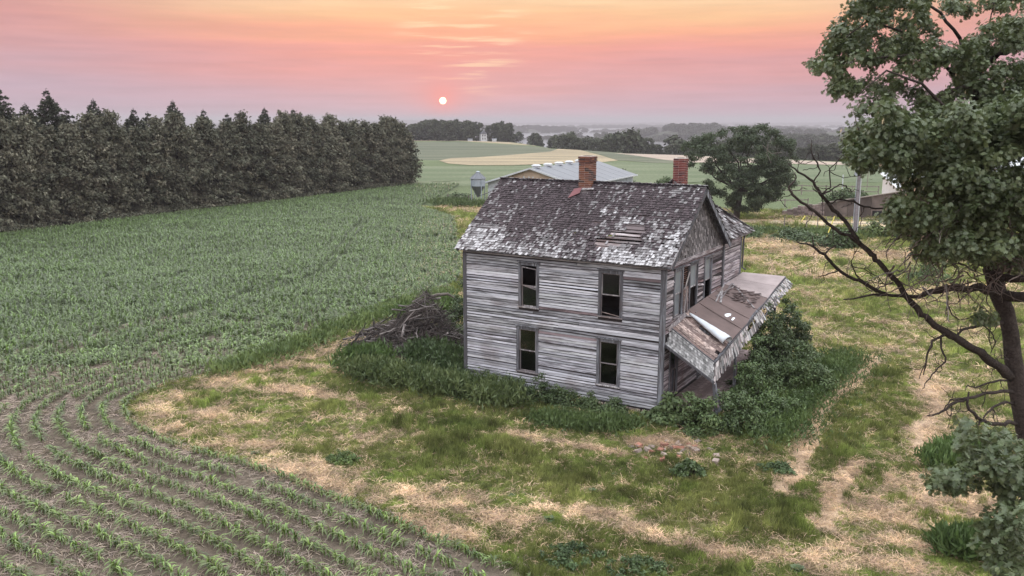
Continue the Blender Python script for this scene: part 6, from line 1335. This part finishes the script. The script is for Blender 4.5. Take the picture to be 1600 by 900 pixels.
# ---- brush pile
bpx = empty('brush_pile', (-5.3, 41.2, 0)); tag(bpx, 'tangled pile of dead branches and boards left of the house', 'brush pile')
rb = random.Random(91)
def pile_h(x, y): return 2.5*math.exp(-((x-1.1)/1.2)**2-(y/1.3)**2)+1.0*math.exp(-((x+1.3)/1.5)**2-(y/1.2)**2)
m = MB(); n_ = 26
Vp = []; Fp = []
for i in range(n_):
    for j in range(n_): x, y = -3.6+7.2*i/(n_-1), -2.6+5.2*j/(n_-1); Vp.append((x, y, max(-.2, pile_h(x, y)*.5-.12+rb.uniform(-.07, .07))))
for i in range(n_-1):
    for j in range(n_-1): a = i*n_+j; Fp.append((a, a+n_, a+n_+1, a+1))
m.pts(Vp, Fp, (.09, .085, .08)); m.build('litter_mound', MAT['stone'], bpx)
for i in range(290):
    x, y = rb.gauss(.3, 1.35), rb.gauss(0, .85); z = pile_h(x, y)*rb.uniform(.45, 1.12)+.05; a = rb.uniform(0, 3.14) if rb.random() < .5 else rb.gauss(.5, .35); L = rb.uniform(.5, 1.9); el = rb.gauss(.3, .45); d = Vector((math.cos(a)*math.cos(el), math.sin(a)*math.cos(el)*.6, math.sin(el)))*L/2; p = Vector((x, y, z)); g = rb.choice((.4, .6, 1.0, 1.6, 2.6))
    m = MB(); r0 = rb.uniform(.014, .055); branchy(m, p-d, p+d, r0, r0*.4, 4, .09, 5, rb, (g, g*.96, g*.95))
    if rb.random() < .5: branchy(m, p, p+d.cross(Vector((0, 0, 1)))*.5+d*.5, r0*.6, r0*.2, 3, .1, 4, rb, (g, g*.96, g*.95))
    m.build('branch', MAT['pile_wood'], bpx)
m = MB()
for i in range(3600):
    x, y = rb.gauss(.3, 1.3), rb.gauss(-.1, .9); z = pile_h(x, y)*rb.uniform(.6, 1.1)+.03; a = rb.uniform(0, 6.28); L = rb.uniform(.2, .7); d = Vector((math.cos(a), math.sin(a), rb.gauss(0, .4)))*L/2; g = rb.uniform(.4, 1.9); m.bar(Vector((x, y, z))-d, Vector((x, y, z))+d, .010, .010, col=(g, g*.9, g*.87))
m.build('twigs', MAT['pile_wood'], bpx)['kind'] = 'stuff'
for (a, b, w) in (((-.1, -1.0, .5), (.1, -.9, 1.35), .10), ((-.5, -1.3, .25), (.5, -1.1, .5), .09), ((1.5, -1.0, .5), (2.2, -.8, .9), .08), ((-1.2, -1.2, .25), (-.7, -1.1, .3), .14), ((.2, -.7, 1.5), (.9, -.6, 1.75), .07)):
    m = MB(); m.bar(a, b, w, .025, (0, -1, .3), (1.2, 1.15, 1.1)); m.build('board', MAT['trim_light'], bpx)
m = MB(); m.tube([(.3, .3, 1.9), (1.0, .5, 2.3), (1.6, .5, 2.5), (2.1, .5, 2.55), (2.4, .6, 2.35)], [.09, .10, .09, .07, .04], 7, (1.6, 1.5, 1.35)); m.build('fallen_log', MAT['pile_wood'], bpx)

# ---- bare patch and rubble before the porch
rub = empty('rubble_heap', tuple(at(1040, 700))); tag(rub, 'low heap of old brick and stone rubble in front of the porch corner', 'rubble')
for i in range(46):
    x, y = rb.gauss(0, .75), rb.gauss(0, .45); s_ = rb.uniform(.05, .14); m = MB(); m.box((-s_, -s_*.7, -.03), (s_, s_*.7, s_*.8)); M_ = Matrix.Rotation(rb.random()*6.28, 3, 'Z') @ Matrix.Rotation(rb.gauss(0, .3), 3, 'X'); m.v = [tuple(M_ @ Vector(v)+Vector((x, y, .0))) for v in m.v]; g = rb.uniform(.6, 1.4); red = rb.random() < .3; m.c = [(g*.95, g*.5, g*.42) if red else (g*.8, g*.72, g*.7)]*8
    m.build('brick' if red else 'stone', MAT['stone'], rub)

# ================================================================== farm buildings behind
def barn():
    e = empty('livestock_barn', (0, 0, 0)); tag(e, 'long low white barn with a tan gable and a grey metal roof behind the house', 'barn')
    R0 = Vector((8.95, 119.3, 0)); L0 = Vector((-3.5, 125, 0)); d = Vector((.418, .909, 0)); g = (R0-L0).normalized(); Lg = 27.2; ez_, rz_ = 2.3, 4.41; w = (R0-L0).length
    P = lambda a, b, z: L0+g*a+d*b+Vector((0, 0, z))
    ps = 10
    for i in range(ps):   # ribbed gable panels
        a, b = w*i/ps, w*(i+1)/ps-.03; h = lambda q: ez_+(rz_-ez_)*(1-abs(q-w/2)/(w/2))-.06
        for (z0, z1f, mk, nm) in ((1.55, None, 'tan_metal', 'gable_panel'), (0, 1.52, 'white_metal', 'wall_panel')):
            za, zb = (h(a), h(b)) if z1f is None else (z1f, z1f)
            if i < 2: mk = 'white_metal'
            m = MB(); m.hexa([P(a, 0, z0), P(b, 0, z0), P(b, .1, z0), P(a, .1, z0), P(a, 0, za), P(b, 0, zb), P(b, .1, zb), P(a, .1, za)]); m.build(nm, MAT[mk], e)
    for i in range(14):
        a, b = .1+(Lg-.2)*i/14, .1+(Lg-.2)*(i+1)/14-.03
        for q in (w-.1, 0):
            m = MB(); m.hexa([P(q, a, 0), P(q, b, 0), P(q+.1, b, 0), P(q+.1, a, 0), P(q, a, ez_), P(q, b, ez_), P(q+.1, b, ez_), P(q+.1, a, ez_)]); m.build('wall_panel', MAT['white_metal'], e)
    m = MB(); m.hexa([P(.1, Lg-.1, 0), P(w-.1, Lg-.1, 0), P(w-.1, Lg, 0), P(.1, Lg, 0), P(.1, Lg-.1, ez_), P(w-.1, Lg-.1, ez_), P(w-.1, Lg, ez_), P(.1, Lg, ez_)]); m.pts([P(.1, Lg, ez_), P(w-.1, Lg, ez_), P(w/2, Lg, rz_-.08)], [(0, 1, 2)]); m.build('end_wall', MAT['white_metal'], e)
    for i in range(15):   # side curtains
        a, b = .4+(Lg-.8)*i/15, .4+(Lg-.8)*(i+1)/15-.25; m = MB(); m.hexa([P(w+.003, a, 1.0), P(w+.003, b, 1.0), P(w+.04, b, 1.0), P(w+.04, a, 1.0), P(w+.003, a, 1.9), P(w+.003, b, 1.9), P(w+.04, b, 1.9), P(w+.04, a, 1.9)]); m.build('side_curtain', MAT['galvanised'], e)
    n_ = 15
    for side in (0, 1):
        for i in range(n_):
            a, b = -.5+(Lg+1)*i/n_, -.5+(Lg+1)*(i+1)/n_-.025; q0 = w/2; q1 = (w+.6) if side else -.6; sl = (rz_-ez_)/(w/2); z1 = rz_-sl*abs(q1-w/2); lift = .012*(i % 2)
            m = MB(); m.hexa([P(q0, a, rz_+lift), P(q1, a, z1+lift), P(q1, b, z1+lift), P(q0, b, rz_+lift), P(q0, a, rz_+.05+lift), P(q1, a, z1+.05+lift), P(q1, b, z1+.05+lift), P(q0, b, rz_+.05+lift)]); m.build('roof_panel', MAT['roof_metal'], e)
    for side in (-1, 1):
        q1 = w/2+side*(w/2+.6); z1 = rz_-(rz_-ez_)/(w/2)*(w/2+.6); m = MB(); m.bar(P(w/2, -.53, rz_+.0), P(q1, -.53, z1+.0), .06, .22); m.build('rake_trim', MAT['white_metal'], e)
        m = MB(); m.bar(P(q1, -.5, z1), P(q1, Lg+.5, z1), .08, .2); m.build('eave_trim', MAT['white_metal'], e)
    for i in range(6):
        b = 1.8+i*4.4; m = MB(); c = P(w/2, b, rz_+.06)
        for (s0, s1, z0, z1) in ((.55, .45, 0, .18), (.62, .35, .22, .42)): m.hexa([c+g*x*s0+d*y*s0*1.6+Vector((0, 0, z0)) for x, y in ((-1, -.5), (1, -.5), (1, .5), (-1, .5))]+[c+g*x*s1+d*y*s1*1.6+Vector((0, 0, z1)) for x, y in ((-1, -.5), (1, -.5), (1, .5), (-1, .5))])
        m.build('ridge_vent', MAT['white_metal'], e)
    for q in (5.6, 6.4, 7.0):
        m = MB(); m.hexa([P(q, -.03, 3.05), P(q+.22, -.03, 3.05), P(q+.22, -.002, 3.05), P(q, -.002, 3.05), P(q, -.03, 3.25), P(q+.22, -.03, 3.25), P(q+.22, -.002, 3.25), P(q, -.002, 3.25)]); m.build('gable_lamp', MAT['white_metal'], e)
barn()
def feed_bin():
    x, y, _ = at(747, 312); e = empty('feed_bin', (x, y, 0)); tag(e, 'galvanised hopper bottom feed bin on legs left of the barn', 'feed bin'); n_ = 20
    def ring(m, r0, z0, r1, z1, col=None):
        V = [(math.cos(6.2832*i/n_)*r0, math.sin(6.2832*i/n_)*r0, z0) for i in range(n_)]+[(math.cos(6.2832*i/n_)*r1, math.sin(6.2832*i/n_)*r1, z1) for i in range(n_)]; m.pts(V, [(i, (i+1) % n_, n_+(i+1) % n_, n_+i) for i in range(n_)], col)
    m = MB(); ring(m, 1.02, 1.95, 1.02, 2.45); m.build('shell_ring', MAT['galvanised'], e); m = MB(); ring(m, 1.03, 2.45, 1.03, 3.05); m.build('shell_ring', MAT['galvanised'], e)
    m = MB(); ring(m, 1.0, 1.95, .22, .55); m.build('hopper', MAT['galvanised_dark'], e); m = MB(); ring(m, .2, .35, .2, .56); m.build('hopper_outlet', MAT['galvanised_dark'], e)
    for i in range(n_):
        a, b = 6.2832*i/n_, 6.2832*(i+1)/n_; m = MB(); P = [(math.cos(a)*1.17, math.sin(a)*1.17, 3.0), (math.cos(b)*1.17, math.sin(b)*1.17, 3.0), (math.cos(b)*.25, math.sin(b)*.25, 3.85), (math.cos(a)*.25, math.sin(a)*.25, 3.85)]; s_ = Vector((math.cos((a+b)/2), math.sin((a+b)/2), 1))*.02*(i % 2); P = [Vector(p)+s_ for p in P]; m.pts(P+[p-Vector((0, 0, .02)) for p in P], [(0, 1, 2, 3), (7, 6, 5, 4), (0, 4, 5, 1)]); m.build('roof_panel', MAT['roof_metal'], e)
    m = MB(); ring(m, .28, 3.83, .28, 3.98); ring(m, .30, 3.98, .02, 4.06); m.build('lid', MAT['galvanised'], e)
    for i in range(4):
        a = .5+i*1.5708; c_, s_ = math.cos(a)*1.06, math.sin(a)*1.06; m = MB(); m.bar((c_, s_, -.1), (c_, s_, 2.9), .09, .09, (s_, c_, 0)); m.build('leg', MAT['galvanised'], e)
    m = MB(); m.tube([(0, 0, .45), (1.5, .6, 1.0), (3.0, 1.2, 1.6)], [.08]*3, 6); m.build('auger_tube', MAT['galvanised_dark'], e)
feed_bin()
def far_farmhouse():
    x, y, z = ground_at(756, 488); e = empty('distant_farmhouse', (x, y, z), .3); e.scale = (.75, .75, .95); tag(e, 'tiny white farmhouse showing between the trees of the distant grove', 'house')
    m = MB(); m.box((-2.2, -3, 0), (2.2, 3, 4.2)); m.build('wall', MAT['white_metal'], e); m = MB(); m.hexa([(-2.5, -3.3, 4.2), (2.5, -3.3, 4.2), (2.5, 3.3, 4.2), (-2.5, 3.3, 4.2), (-.05, -3.3, 6.4), (.05, -3.3, 6.4), (.05, 3.3, 6.4), (-.05, 3.3, 6.4)]); m.build('roof', MAT['roof_metal'], e)
    for a, b in ((-1.2, 1), (.5, 1), (-1.2, 2.8), (.5, 2.8)): m = MB(); m.box((a, -3.05, b), (a+.7, -3.005, b+1.1)); m.build('window', MAT['dark_inside'], e)
    for (dx, nm, lab) in ((-7, 'distant_shed', 'small white shed left of the tiny farmhouse under the grove'), (6.5, 'distant_shed', 'small white shed right of the tiny farmhouse under the grove')):
        s_ = empty(nm, (x+dx, y-3, z)); s_.scale = (.8, .8, .7); tag(s_, lab, 'shed'); m = MB(); m.box((-1.5, -1.5, 0), (1.5, 1.5, 1.4)); m.build('wall', MAT['white_metal'], s_); m = MB(); m.hexa([(-1.7, -1.7, 1.4), (1.7, -1.7, 1.4), (1.7, 1.7, 1.4), (-1.7, 1.7, 1.4), (-1.7, -.1, 2.2), (1.7, -.1, 2.2), (1.7, .1, 2.2), (-1.7, .1, 2.2)]); m.build('roof', MAT['roof_metal'], s_)
far_farmhouse()
# bank wall of old stone with a sloping top and the white roofed shed behind
def bank():
    e = empty('bank_wall', (0, 0, 0)); tag(e, 'rust brown wall of a sunken shed rising from the bank behind the gate', 'wall')
    A_ = Vector(at(1222, 337)); B_ = Vector((44.5, 97.0, 0)); d = (B_-A_).normalized(); Lw = (B_-A_).length
    def top(s):
        f = s/Lw; return .5+1.0*min(1, f/.15)*.6 + 2.1*max(0, (f-.12)/.88)**1.05
    r = random.Random(5); s = 0; n_ = d.cross(Vector((0, 0, 1)))
    while s < Lw:     # stones left, sheeting right
        if s < Lw*.34:
            w = r.uniform(.3, .7); z = 0
            while z < top(s)-.05:
                h = r.uniform(.18, .32); m = MB(); m.hexa([A_+d*(s)+n_*0+Vector((0, 0, z)), A_+d*(s+w-.03)+Vector((0, 0, z)), A_+d*(s+w-.03)-n_*.4+Vector((0, 0, z)), A_+d*s-n_*.4+Vector((0, 0, z)), A_+d*s+Vector((0, 0, z+h-.03)), A_+d*(s+w-.03)+Vector((0, 0, z+h-.03)), A_+d*(s+w-.03)-n_*.4+Vector((0, 0, z+h-.03)), A_+d*s-n_*.4+Vector((0, 0, z+h-.03))]); g = r.uniform(.5, 1.1); m.c = [(g, g*.9, g*.95)]*8; m.build('stone', MAT['stone'], e); z += h
            s += w
        else:
            w = 1.25; q = Lw if s+w > Lw else s+w-.03; m = MB(); off = n_*r.uniform(-.03, .03); m.hexa([A_+d*s+off+Vector((0, 0, -.2)), A_+d*q+off+Vector((0, 0, -.2)), A_+d*q-n_*.12+Vector((0, 0, -.2)), A_+d*s-n_*.12+Vector((0, 0, -.2)), A_+d*s+off+Vector((0, 0, top(s))), A_+d*q+off+Vector((0, 0, top(q))), A_+d*q-n_*.12+Vector((0, 0, top(q))), A_+d*s-n_*.12+Vector((0, 0, top(s)))]); g = r.uniform(.7, 1.3); m.c = [(g, g, g)]*8; m.build('wall_sheet', MAT['rust_wall'], e); s += w
    m = MB()
    for i in range(12): a, b = Lw*(.3+.7*i/12), Lw*(.3+.7*(i+1)/12); m.bar(A_+d*a+Vector((0, 0, top(a)+.05)), A_+d*b+Vector((0, 0, top(b)+.05)), .35, .1)
    m.build('wall_coping', MAT['fence_wood'], e)
    s0 = Lw*.80; m = MB(); m.bar(A_+d*s0+n_*.03+Vector((0, 0, .1)), A_+d*s0+n_*.03+Vector((0, 0, .9)), .03, 1.3, tuple(d)); m.build('opening', MAT['dark_inside'], e)
    m = MB(); m.bar(A_+d*(s0-1)+n_*.05+Vector((0, 0, 1.15)), A_+d*(s0+1)+n_*.05+Vector((0, 0, 1.25)), .05, .12); m.build('lintel', MAT['fence_wood'], e)
    # earth bank behind
    m = MB(); V = []; nS = 16; 
    for i in range(nS+1):
        s = Lw*i/nS
        for j, (o, f) in enumerate(((.42, .92), (3, .85), (7, .45), (12, -.1))): V.append(A_+d*s-n_*o+Vector((0, 0, top(s)*f-.02)))
    m.pts(V, [(i*4+j, (i+1)*4+j, (i+1)*4+j+1, i*4+j+1) for i in range(nS) for j in range(3)]); o = m.build('earth_bank', None, None); o.data.materials.append(MAT['far_green']); tag(o, kind='structure')
    # sheds
    def shed(name, lab, P0, P1, depth, h0, h1, nrib=8):
        s_ = empty(name, (0, 0, 0)); tag(s_, lab, 'shed'); P0, P1 = Vector(P0), Vector(P1); dd = (P1-P0).normalized(); nn = dd.cross(Vector((0, 0, 1))); L_ = (P1-P0).length
        m = MB(); m.hexa([P0, P1, P1-nn*depth, P0-nn*depth, P0+Vector((0, 0, h0)), P1+Vector((0, 0, h0)), P1-nn*depth+Vector((0, 0, h1)), P0-nn*depth+Vector((0, 0, h1))]); m.build('wall', MAT['white_metal'], s_)
        for i in range(nrib):
            a, b = -.5+(L_+1)*i/nrib, -.5+(L_+1)*(i+1)/nrib-.03; m = MB(); q = [P0+dd*a+nn*.5+Vector((0, 0, h0+.0)), P0+dd*b+nn*.5+Vector((0, 0, h0)), P0+dd*b-nn*depth+Vector((0, 0, h1+.1)), P0+dd*a-nn*depth+Vector((0, 0, h1+.1))]; m.hexa(q+[p+Vector((0, 0, .08)) for p in q]); m.build('roof_panel', MAT['white_metal'], s_)
    a = at(1352, 322); shed('white_roof_shed', 'shed with a white metal roof behind the rust brown wall', (a[0], 103, 0), (a[0]+9, 101.5, 0), 8, 3.1, 4.3)
    shed('white_shed', 'larger white shed glimpsed through the oak leaves at the right', (57, 104, 0), (72, 100, 0), 12, 3.6, 6.4, 10)
bank()
def pole():
    x, y, _ = at(1335, 371); e = empty('utility_pole', (x, y, 0)); tag(e, 'grey utility pole with a white conduit rising beside the bare oak limbs', 'utility pole')
    m = MB(); m.tube([(0, 0, -.3), (0, 0, 8.6)], [.17, .12], 12); m.build('pole', MAT['pole_wood'], e); m = MB(); m.tube([(.20, -.08, .2), (.17, -.08, 7.2)], [.045, .045], 8); m.build('conduit', MAT['white_metal'], e)
    m = MB(); m.box((-.42, -.14, 5.9), (-.17, .10, 6.25)); m.build('meter_box', MAT['galvanised'], e); m = MB(); m.tube([(-.24, -.02, .3), (-.22, -.02, 5.9)], [.03]*2, 6); m.build('ground_wire_guard', MAT['galvanised'], e)
    m = MB(); m.tube([(-.25, 0, 6.3), (-.3, 0, 7.3), (-.2, 0, 7.6)], [.03]*3, 6); m.build('riser', MAT['galvanised_dark'], e)
    for (u0, v0, u1, v1, lab) in ((1289, 376, 1304, 338, 'yellow guard on the guy wire left of the pole, nearer of two'), (1250, 348, 1258, 337, 'yellow guard on the guy wire left of the pole, farther of two')):
        a = at(u0, v0); b = atd(u1, v1, a[1]+.6); m = MB(); m.tube([Vector(a)-Vector((0, 0, .1)), Vector(b)], [.05, .05], 6); tag(m.build('guy_guard', MAT['yellow_plastic']), lab, 'guy wire guard')
    for (u, v0, v1, r_, mk, lab) in ((1316, 289, 273, .09, 'white_metal', 'thin white marker post in the green field'), (1354.5, 290, 255, .07, 'fence_wood', 'thin far pole rising behind the white roofed shed')):
        a = at(u, v0+6); b = atd(u, v1, a[1]); m = MB(); m.tube([Vector(a)-Vector((0, 0, .2)), Vector((a[0], a[1], b[2]))], [r_, r_], 6); tag(m.build('marker_post' if mk == 'white_metal' else 'thin_pole', MAT[mk]), lab, 'post')
pole()
def fence(name, lab, pts, zr, ph, pw, mk, step, rw=.04, rh=.14, cat='fence'):
    e = empty(name, (0, 0, 0)); tag(e, lab, cat); P = [Vector((p[0], p[1], 0)) for p in pts]
    for a, b in zip(P[:-1], P[1:]):
        n_ = max(1, int((b-a).length/step))
        for i in range(n_+1):
            p = a.lerp(b, i/n_); m = MB(); m.tube([p+Vector((0, 0, -.2)), p+Vector((0, 0, ph))], [pw, pw], 6); m.build('post', MAT[mk], e)
            if i < n_:
                q = a.lerp(b, (i+1)/n_)
                for z in zr: m = MB(); m.bar(p+Vector((0, 0, z)), q+Vector((0, 0, z)), rw, rh); m.build('rail', MAT[mk], e)
fence('board_fence', 'weathered board fence crossing the pasture behind the bare limbs', px([(1215, 303), (1290, 305), (1372, 306)]), (.6, 1.35), 1.5, .09, 'fence_wood', 3.0)
fence('pipe_gate', 'thin metal pipe gate and fence beside the track', px([(1290, 361), (1340, 361), (1392, 360)]), (.35, .75, 1.2), 1.4, .05, 'galvanised_dark', 3.2, .04, .04, 'gate')
fence('board_fence', 'low dark rail fence in the grass before the pasture', px([(1190, 324), (1262, 323)]), (.9,), 1.1, .08, 'fence_wood', 3.0)
fence('field_fence', 'short post and wire fence beside the feed bin', px([(700, 316), (732, 318), (738, 318)]), (.9,), 1.2, .06, 'fence_wood', 3.0, .01, .02)
for i, u in enumerate((1225, 1260, 1277)):
    a = at(u, 358); m = MB(); m.tube([Vector(a)-Vector((0, 0, .2)), Vector(a)+Vector((0, 0, 1.3))], [.06, .05], 6); tag(m.build('fence_post', MAT['fence_wood']), 'thin fence post standing by the track, %s of three from the left' % ORD[i], 'post', 'fence posts along the track')
print('farm', time.time()-T0)

# ================================================================== haze and valley mist
def volbox(name, lo, hi, dens, col, label, aniso=0.0):
    m = MB(); m.box(lo, hi); o = m.build(name, None); mt = bpy.data.materials.new(name); mt.use_nodes = True; nt = mt.node_tree; nt.nodes.clear(); out = nt.nodes.new('ShaderNodeOutputMaterial'); v = nt.nodes.new('ShaderNodeVolumePrincipled')
    v.inputs['Density'].default_value = dens; v.inputs['Color'].default_value = col+(1,); v.inputs['Anisotropy'].default_value = aniso; nt.links.new(v.outputs[0], out.inputs['Volume']); o.data.materials.clear(); o.data.materials.append(mt); o.visible_shadow = True
    return tag(o, label, 'haze', kind='stuff')
volbox('haze', (-15000, -15000, -120), (15000, 15000, 44), HAZE_DENSITY, (.52, .49, .54), 'thin morning haze over the fields and valley')
volbox('mist', (-11000, 600, -119), (11000, 13500, -21), .005, (.56, .55, .60), 'pale mist lying in the valley beyond the fields')
print('total', time.time()-T0)
